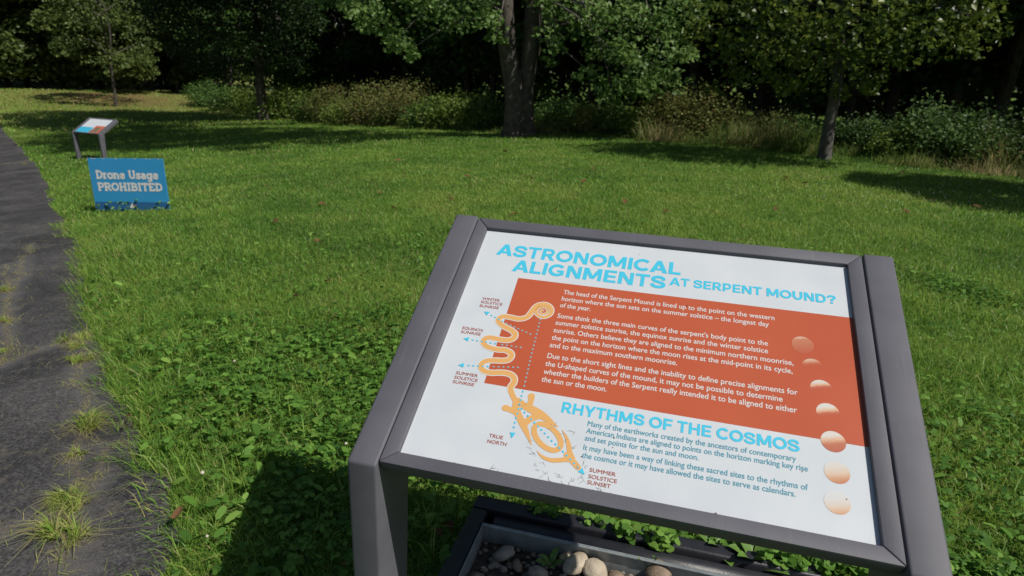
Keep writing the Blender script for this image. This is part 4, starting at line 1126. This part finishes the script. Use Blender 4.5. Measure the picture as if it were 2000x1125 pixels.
for i in range(170):
    a = g9.uniform(0, 6.28); rr_ = 4.6*math.sqrt(g9.random()); zz = g9.uniform(6.5, 13.5)
    k_ = math.sqrt(max(.05, 1-((zz-9)/5.2)**2)); cl_.append((rr_*k_*math.cos(a)*1.1-2.9, rr_*k_*math.sin(a)*.85-1.9, zz, g9.uniform(.7, 1.15)))
nv = len(vis)*3
v1, f1, t1 = crown_from(cl_[:nv], .135, 88, .6, .25)
v2, f2, t2 = crown_from(cl_[nv:], .16, 55, .6)
np_mesh('crown', np.concatenate([v1, v2]), [np.concatenate([f1, f2+len(v1)])], M['leaf_big'], tree, attr={'tint': np.concatenate([t1, t2])})
mb = MB(); rs = random.Random(12)
starts = {'l': [rel(990, 40), rel(985, -40), rel(980, -110)], 'r': [rel(1042, 70), rel(1046, 0), rel(1055, -80)]}
for px, py, rp, d_ in vis:
    s_ = rs.choice(starts['l' if px < 1015 else 'r']); e_ = rel(px, py, d_)
    limb(mb, s_, e_, .045, .008, 6, .25, 6, rs)
limb(mb, rel(1044, 60), rel(1125, 62, -.6), .03, .006, 6, -.1, 6, rs); limb(mb, rel(1060, 58), rel(1120, 45, -.8), .02, .004, 5, .1, 5, rs)
for i in range(0, 170, 5):
    limb(mb, rel(975, -350, .3) if i % 2 else rel(1080, -350, .3), cl_[nv+i][:3], .07, .012, 5, .15, 6, rs)
mb.build('branches', M['bark_grey'], tree, smooth=True)

# --- the young tree on the right
b0 = on_ground(1608, 311); Dr = hdist(b0); to = np.array(b0); pxm = FPX/Dr/1.04
rt = empty('young_tree', (float(b0[0]), float(b0[1]), float(b0[2])), 0, 'slim young tree leaning right with a wide yellowish green crown', 'tree')
def relr(px, py, dd=0.0): return at(px, py, Dr+dd)-to
mb = MB(); q0 = relr(1608, 311); q0[2] = -.2
trunk_mesh(mb, [q0, relr(1613, 280), relr(1621, 235), relr(1632, 180), relr(1640, 110), relr(1645, 20), relr(1650, -80), relr(1655, -170)], [.105, .115, .112, .105, .09, .075, .05, .015], 12, True, .6)
mb.build('trunk', M['bark_grey'], rt, smooth=True)
cl_ = []; rs = random.Random(31)
for px, py, rp, d_ in [(1370,60,42,-.5),(1420,100,44,-.9),(1400,10,50,-1.2),(1470,60,50,-1.4),(1500,130,44,-1.3),(1540,165,34,-1.0),(1560,90,52,-2.0),(1450,150,30,-.6),(1590,150,36,-1.4),(1610,40,55,-2.2),(1660,110,46,-1.8),(1690,160,34,-1.1),
                       (1715,60,55,-2.1),(1760,30,50,-1.8),(1780,85,46,-1.6),(1830,70,44,-1.4),(1880,85,36,-1.1),(1900,30,46,-1.1),(1935,55,24,-.8),(1850,10,50,-1.4),(1925,5,34,-.7),(1680,0,55,-2.2),(1540,10,55,-2.0),(1490,0,50,-1.6),(1740,120,30,-1.3),(1400,170,18,-.2),(1640,180,22,-.6),(1600,110,46,.3),(1700,90,46,.6),(1480,90,46,.6),(1760,0,46,.8)]:
    cl_.append((*relr(px, py, d_), rp/pxm*.98))
    for s_ in range(2): cl_.append((*relr(px+rs.gauss(0, rp*.8), py+rs.gauss(0, rp*.5), d_+rs.uniform(-.2, 1.8)), rp/pxm*.5))
nvr = len(cl_)
for i in range(46):
    a = rs.uniform(0, 6.28); r_ = 2.1*math.sqrt(rs.random()); zz = rs.uniform(3.2, 5.0); k_ = math.sqrt(max(.04, 1-((zz-3.4)/2.0)**2))
    cl_.append((.75+r_*k_*math.cos(a), -.9+r_*k_*math.sin(a)*.8, zz, rs.uniform(.4, .75)))
v1, f1, t1 = crown_from(cl_[:nvr], .108, 84, .6, .25); v2, f2, t2 = crown_from(cl_[nvr:], .15, 48, .6)
np_mesh('crown', np.concatenate([v1, v2]), [np.concatenate([f1, f2+len(v1)])], M['leaf_right'], rt, attr={'tint': np.concatenate([t1, t2])})
mb = MB()
for i, c in enumerate(cl_[:nvr:3]):
    h_ = rs.choice([140, 90, 50, 10, -30]); limb(mb, relr(1636+(140-h_)*.06, h_), c[:3], .028, .005, 5, .2, 5, rs)
for c in cl_[nvr::3]: limb(mb, relr(1648, -60), c[:3], .03, .006, 4, .15, 5, rs)
mb.build('branches', M['bark_grey'], rt, smooth=True)

# --- the dark tree on the left
b0 = on_ground(515, 234); Dl = hdist(b0); to = np.array(b0); pxm = FPX/Dl/1.04
lt = empty('dark_tree', (float(b0[0]), float(b0[1]), float(b0[2])), 0, 'straight trunked tree with a dense almost black crown left of the twin-trunk tree', 'tree')
def rell(px, py, dd=0.0): return at(px, py, Dl+dd)-to
mb = MB(); q0 = rell(515, 234); q0[2] = -.3
trunk_mesh(mb, [q0, rell(511, 195), rell(506, 130), rell(500, 40), rell(494, -60), rell(486, -300)], [.27, .22, .20, .19, .15, .03], 12, True, 1.7)
mb.build('trunk', M['bark'], lt, smooth=True)
rs = random.Random(8); cl_ = []
for px, py, rp, d_ in [(300,20,50,0),(330,80,45,-.3),(360,125,40,-.5),(400,150,38,-.5),(440,160,40,-.7),(390,60,60,-1.5),(450,90,60,-2),(500,110,55,-2.2),(550,90,55,-1.8),(590,60,45,-1.2),(560,140,36,-1),(520,160,30,-.8),(470,20,70,-2.5),(540,20,60,-2.2),(400,0,60,-2.2),(340,20,60,-1.5),(610,10,40,-.8),(600,120,26,-.3),(290,60,30,.3),(470,165,26,-.2),(580,165,22,0)]:
    cl_.append((*rell(px, py-26, d_), rp/pxm*.85))
    for s_ in range(2): cl_.append((*rell(px+rs.gauss(0, rp*.6), py-34-abs(rs.gauss(0, rp*.5)), d_+rs.uniform(.2, 4.5)), rp/pxm*.75))
nvl = len(cl_)
for i in range(130):
    a = rs.uniform(0, 6.28); r_ = 7.2*math.sqrt(rs.random()); zz = rs.uniform(5.2, 10.5); k_ = math.sqrt(max(.04, 1-((zz-5)/6.2)**2))
    cl_.append((1.2+r_*k_*math.cos(a), r_*k_*math.sin(a)*.85-4.0, zz, rs.uniform(.9, 1.4)))
v1, f1, t1 = crown_from(cl_[:nvl], .14, 42, .6, .5); v2, f2, t2 = crown_from(cl_[nvl:], .22, 28, .6)
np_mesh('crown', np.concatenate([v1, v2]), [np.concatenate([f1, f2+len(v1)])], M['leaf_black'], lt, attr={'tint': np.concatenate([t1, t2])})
mb = MB()
for c in cl_[:nvl:3]: limb(mb, rell(500, rs.choice([60, 20, -20, -60])), c[:3], .06, .01, 5, .15, 5, rs)
for c in cl_[nvl::5]: limb(mb, rell(490, -150), c[:3], .06, .01, 4, .15, 5, rs)
mb.build('branches', M['bark'], lt, smooth=True)

# --- generic crowns for the wood: a few kinds, copied
def make_tree(name, mat, H, rad, low, seed, leaf=.15, per=34, ncl=70, tint0=.42, loc=(0, 0, 0), bark='bark', tr=.16):
    g_ = np.random.default_rng(seed); rs_ = random.Random(seed)
    root = empty(name, loc)
    cl = []
    for i in range(ncl):
        t = g_.random(); z = low+(H-low)*t
        prof = (math.sin(math.pi*min(1, (t*.80+.22)))**.7)
        a = g_.uniform(0, 6.28); r_ = rad*prof*(.55+.45*math.sqrt(g_.random()))
        cl.append((r_*math.cos(a), r_*math.sin(a), z, rad*g_.uniform(.24, .44)))
    v, f, t = crown_from(cl, leaf, per, .5, .42, g_, tint0)
    mb = MB()
    trunk_mesh(mb, [(0, 0, -.4), (rs_.gauss(0, .1), rs_.gauss(0, .1), H*.3), (rs_.gauss(0, .25), rs_.gauss(0, .25), H*.62), (rs_.gauss(0, .3), rs_.gauss(0, .3), H*.95)], [tr, tr*.85, tr*.5, .02], 9, True, seed)
    mb.build('trunk', M[bark], root, smooth=True)
    mb = MB(); mb.tube([(0, 0, low*.4), (0, 0, H*.82)], [.05, .03], 5)  # unseen spine added along the trunk axis to join the limbs, no branch
    for c in cl[::4]: limb(mb, (0, 0, min(H*.8, max(low*.6, c[2]-rad*.35))), c[:3], .05, .01, 4, .12, 5, rs_)
    if mb.v: mb.build('branches', M[bark], root, smooth=True)
    np_mesh('crown', v, [f], mat, root, attr={'tint': t})
    return root

protos = {}
def place_tree(kind, x, y, s, label, group, rz=None):
    z = float(terrain(x, y))
    if kind not in protos:
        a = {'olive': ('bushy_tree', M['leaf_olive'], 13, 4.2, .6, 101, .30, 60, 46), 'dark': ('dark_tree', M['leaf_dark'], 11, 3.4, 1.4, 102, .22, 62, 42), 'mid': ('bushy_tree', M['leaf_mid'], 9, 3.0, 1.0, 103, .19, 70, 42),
             'blue': ('bushy_tree', M['leaf_blue'], 10, 3.2, 1.0, 104, .19, 70, 42), 'sap': ('sapling', M['leaf_olive'], 7.0, 2.2, 2.3, 105, .17, 34, 45)}[kind]
        protos[kind] = make_tree(*a, **({'tr': .085} if kind == 'sap' else {})); o = protos[kind]
    else: o = copy_tree(protos[kind])
    o.location = (x, y, z); o.rotation_euler = (0, 0, random.uniform(0, 6.28) if rz is None else rz); o.scale = (s, s, s*random.uniform(.92, 1.12))
    return tag(o, label, 'tree', group)
def behind(px, extra):
    """a spot a given number of metres inside the wood, in the direction of a point on its edge"""
    d = ray(px, 200); az_ = math.atan2(d[0], d[1]); r_ = float(np.interp(az_, waz, wd))+extra
    return CAM[0]+r_*math.sin(az_), CAM[1]+r_*math.cos(az_)
rs = random.Random(77)
# far left: olive trees beyond the mound
for i, px in enumerate([-330, -190, -70, 25, 95, 165, 235, 300, 365, 425]):
    x, y = behind(px, 3.5+rs.uniform(-1, 2.0) if px < 360 else 27)
    place_tree('olive', x, y, rs.uniform(.85, 1.1), 'olive green bushy tree standing beyond the mown mound at the far left', 'olive trees beyond the mound')
for i, px in enumerate([-260, -120, -10, 60, 130, 205, 275, 345, 410]):
    x, y = behind(px, 11+rs.uniform(-1, 2) if px < 360 else 33)
    place_tree('dark', x, y, rs.uniform(1.3, 1.6), 'dark tree in the second row behind the olive trees at the far left', 'dark trees behind the olive trees')
p = on_ground(227, 208)
sp = place_tree('sap', p[0], p[1], 1.0, 'thin stemmed sapling alone on the grass before the reddish mound', None, 1.0)
# wood behind the dark tree, the twin-trunk tree and the young tree
zones = [((430, 560, 700, 800, 620), 'behind the brush between the dark tree and the twin-trunk tree', 'trees of the wood left of the twin-trunk tree'),
         ((890, 980, 1080, 1180, 1280), 'in the shaded wood directly behind the twin-trunk tree', 'trees of the wood behind the twin-trunk tree'),
         ((1370, 1460, 1560, 1660), 'in the black shade of the wood behind the young leaning tree', 'trees of the wood behind the young tree'),
         ((1750, 1860, 1960, 2080, 2200), 'in the dark wood at the far right', 'trees of the wood at the far right')]
for pxs, where, grp in zones:
    for i, px in enumerate(pxs):
        for row, ex in enumerate((5.2, 9.6)):
            x, y = behind(px+rs.uniform(-25, 25)+row*45, ex+(7.0 if px < 850 else 2.2 if px < 1300 else 0)+rs.uniform(-.5, .9))
            kd = ('dark' if row else ['blue', 'mid', 'dark'][i % 3]) if px < 870 else ('dark' if (row or i % 3) else 'mid') if px < 1300 else ('dark' if (row or i % 2) else 'blue')
            nm_ = {'dark': 'dark leaved tree', 'blue': 'bushy pale green tree', 'mid': 'mid green tree'}[kd]
            place_tree(kd, x, y, rs.uniform(.85, 1.15)*(.92 if px < 850 else 1), f'{nm_} {where}', grp)
# trees of the same wood edge standing to the right, outside the view: their shade falls on the lawn
for x, y, s in ((9.8, 9.2, .62),):
    place_tree('dark', x, y, s, 'dark tree at the lawn edge right of the view, shading the grass', 'trees right of the view')
# the far wood, one leafy mass
dl_ = ray(600, 200); AZ_LEFT = math.atan2(dl_[0], dl_[1])
Cx = []; g3 = np.random.default_rng(3)
for i in range(52000):
    az_ = g3.uniform(R(-66), R(52)); r_ = np.interp(az_, waz, wd)+g3.uniform(17, 27)
    if az_ < AZ_LEFT: r_ = max(r_, g3.uniform(66, 76))
    Cx.append((CAM[0]+r_*math.sin(az_), CAM[1]+r_*math.cos(az_), g3.uniform(-.5, 15)*g3.random()**.25))
Cx = np.array(Cx); Cx[:, 2] += terrain(Cx[:, 0], Cx[:, 1])
v, f, t = leaf_quads(Cx, .55, np.clip(g3.normal(.4, .2, len(Cx)), 0, 1), g=g3)
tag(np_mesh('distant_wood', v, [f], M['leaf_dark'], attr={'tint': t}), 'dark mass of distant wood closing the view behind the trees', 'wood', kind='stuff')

# ------------------------------------------------------------------ brush along the wood edge
sprotos = {}
def make_shrub(name, mat, H, rad, seed, leaf, n, tint0, spiky=0):
    g_ = np.random.default_rng(seed); rs_ = random.Random(seed)
    root = empty(name, (0, 0, 0)); mb = MB(); Cs = []; 
    ns = 30
    for i in range(ns):
        a = g_.uniform(0, 6.28); r_ = rad*math.sqrt(g_.random()); h = H*(1-.55*(r_/rad)**2)*g_.uniform(.65, 1.08)
        b_ = Vector((r_*.35*math.cos(a), r_*.35*math.sin(a), -.05)); e_ = Vector((r_*math.cos(a), r_*math.sin(a), h))
        P = limb(mb, b_, e_, .012, .003, 4, .12, 4, rs_)
        m_ = n//ns
        tt = g_.random(m_)**.6
        for q in tt:
            c = b_.lerp(e_, q); sp_ = .10+.16*rad*(1-q*.5 if not spiky else .5)
            Cs.append((c.x+g_.normal()*sp_, c.y+g_.normal()*sp_, max(.02, c.z+g_.normal()*sp_*.6)))
    Cs = np.array(Cs)
    v, f, t = leaf_quads(Cs, leaf, np.clip(g_.normal(tint0, .2, len(Cs)), 0, 1), up=.25, droop=.1, g=g_)
    mb.build('stems', M['twig'], root); np_mesh('foliage', v, [f], mat, root, attr={'tint': t})
    return root
M['twig'] = mat_noise('twig', (.05, .04, .025), (.10, .08, .05), 10, .9)
SK = {'green': ('shrub', M['leaf_mid'], 1.2, .95, 201, .075, 3600, .45), 'yellow': ('shrub', M['leaf_yellow'], .95, .9, 202, .07, 3600, .42), 'rust': ('shrub', M['leaf_rust'], 1.25, 1.0, 203, .06, 4600, .45),
      'blue': ('shrub', M['leaf_blue'], 1.35, .9, 204, .085, 3300, .55), 'dark': ('shrub', M['leaf_dark'], 1.5, 1.2, 205, .085, 3600, .6), 'weed': ('tall_weed', M['leaf_yellow'], 1.0, .28, 206, .08, 900, .4)}
def shrub(kind, px, ex, s, label, group=None):
    if kind not in sprotos: sprotos[kind] = make_shrub(*SK[kind]); o = sprotos[kind]
    else: o = copy_tree(sprotos[kind])
    x, y = behind(px, ex)
    s *= float(np.interp(px, [400, 640, 900, 1050], [1.7, 1.4, 1.05, .88]))
    o.location = (x, y, float(terrain(x, y))); o.rotation_euler = (0, 0, rs.uniform(0, 6.28)); o.scale = (s*rs.uniform(.95, 1.25), s*rs.uniform(.9, 1.1), s*rs.uniform(.9, 1.1))
    tag(o, label, 'shrub' if kind != 'weed' else 'weed', group)
BR = [
 ('green', 405, .8, .8, 'green bush at the left end of the brush, beside the mound'), ('green', 440, 1.5, .8, 'green bush left of the dark tree trunk, second in the brush'),
 ('yellow', 480, 3.2, .9, 'yellow green bush directly behind the trunk of the dark tree'), ('yellow', 535, 2.6, .95, 'yellow green bush just right of the dark tree trunk'),
 ('yellow', 575, .7, 1.15, 'taller yellow green bush, second right of the dark tree trunk'), ('green', 610, .4, .7, 'low green bush before a gap in the wood'),
 ('rust', 650, .7, .9, 'olive brown bush left of the larger reddish ones'), ('yellow', 690, .6, .9, 'yellow green clump between two reddish bushes'),
 ('rust', 735, .8, 1.0, 'reddish brown bush left of the arching red one'), ('rust', 790, .9, 1.1, 'reddish bush with arching stems halfway to the twin trunks'),
 ('green', 760, .2, .55, 'low grassy green bush in front of the reddish bushes'), ('green', 835, .3, .7, 'low green clump right of the arching reddish bush'),
 ('yellow', 870, .7, 1.15, 'bright fern like bush left of the twin trunks'), ('yellow', 915, .9, 1.2, 'second fern like bush, nearer the twin trunks'),
 ('green', 950, 1.3, 1.0, 'green bush touching the twin trunks on the left'), ('rust', 925, .6, .6, 'low brownish clump at the left foot of the twin trunks'),
 ('green', 1075, 1.3, 1.0, 'green bush right behind the twin trunks, right side'), ('green', 1120, .8, 1.0, 'green bush below the low right bough, first'),
 ('rust', 1105, .6, .65, 'low brown clump at the right foot of the twin trunks'), ('rust', 1165, .5, .85, 'brownish bush below the low right bough'),
 ('green', 1210, .6, .95, 'green bush below the tip of the low right bough'), ('yellow', 1260, .5, .8, 'yellow green bush left of the big rust bush'),
 ('rust', 1310, .6, 1.15, 'left half of the big rust coloured thicket'), ('rust', 1365, .7, 1.35, 'tallest rust coloured bush of the thicket'), ('rust', 1415, .7, 1.0, 'right flank bush of the rust thicket'),
 ('green', 1465, .6, .6, 'small green bush right of the rust thicket'), ('rust', 1530, .9, .8, 'brownish bush left of the young tree trunk'), ('green', 1570, .9, .85, 'green bush just left of the young tree trunk'),
 ('green', 1650, .8, .7, 'green bush just right of the young tree trunk'), ('blue', 1700, .8, .75, 'dense bush right of the young tree, in front of the black wood'), ('green', 1735, .6, .65, 'low green bush right of the dense one'),
 ('weed', 1740, -.2, .7, 'yellow green weed standing in the straw coloured grass, left one'), ('weed', 1790, .2, .9, 'yellow green weed standing in the straw coloured grass, right one'),
 ('blue', 1845, .6, 1.15, 'tall pale green bush at the right with its top in sunlight'), ('blue', 1875, .9, .9, 'pale green bush leaning against the tall one at the right'),
 ('green', 1790, .7, .9, 'leafy bush left of the tall pale green bush'), ('green', 1935, .2, .85, 'leafy sunlit bush at the right edge'), ('dark', 1995, .7, .9, 'dark bush at the right picture edge'), ('green', 1905, 1.0, 1.0, 'green bush between the pale bush and the right edge'),
]
for b_ in BR: shrub(*b_, group='bushes along the wood edge')
# tall dry grass at the foot of the brush
Pz, Hh, Tt_ = [], [], []
g4 = np.random.default_rng(9)
for px0, px1, n, e0, e1, h0, h1, t0 in ((380, 1300, 9000, -.25, .7, .15, .5, .33), (1250, 2150, 17000, -.9, 1.8, .18, .8, .45)):
    px = g4.uniform(px0, px1, n)
    for q in px:
        x, y = behind(q, g4.uniform(e0, e1)); Pz.append((x, y)); Hh.append(g4.uniform(h0, h1)); Tt_.append(np.clip(g4.normal(t0, .22), 0, 1))
Pz = np.array(Pz); Hh = np.array(Hh)*np.clip(2.4*fbm(Pz[:, 0], Pz[:, 1], .9, 51)-.45, .12, 1.5); n = len(Pz)
v, f, t = blade_mesh(np.concatenate([Pz, terrain(Pz[:, 0], Pz[:, 1])[:, None]], 1), Hh, g4.uniform(.008, .02, n), g4.uniform(0, 6.28, n), np.clip(g4.normal(.5, .3, n), .05, 1.3), np.clip(np.array(Tt_)+1.3*(fbm(Pz[:, 0], Pz[:, 1], 1.0, 57)-.5), 0, 1))
tag(np_mesh('tall_grass', v, f, M['straw'], attr={'tint': t}), 'tall straw and green grass along the foot of the brush', 'grass', kind='stuff')
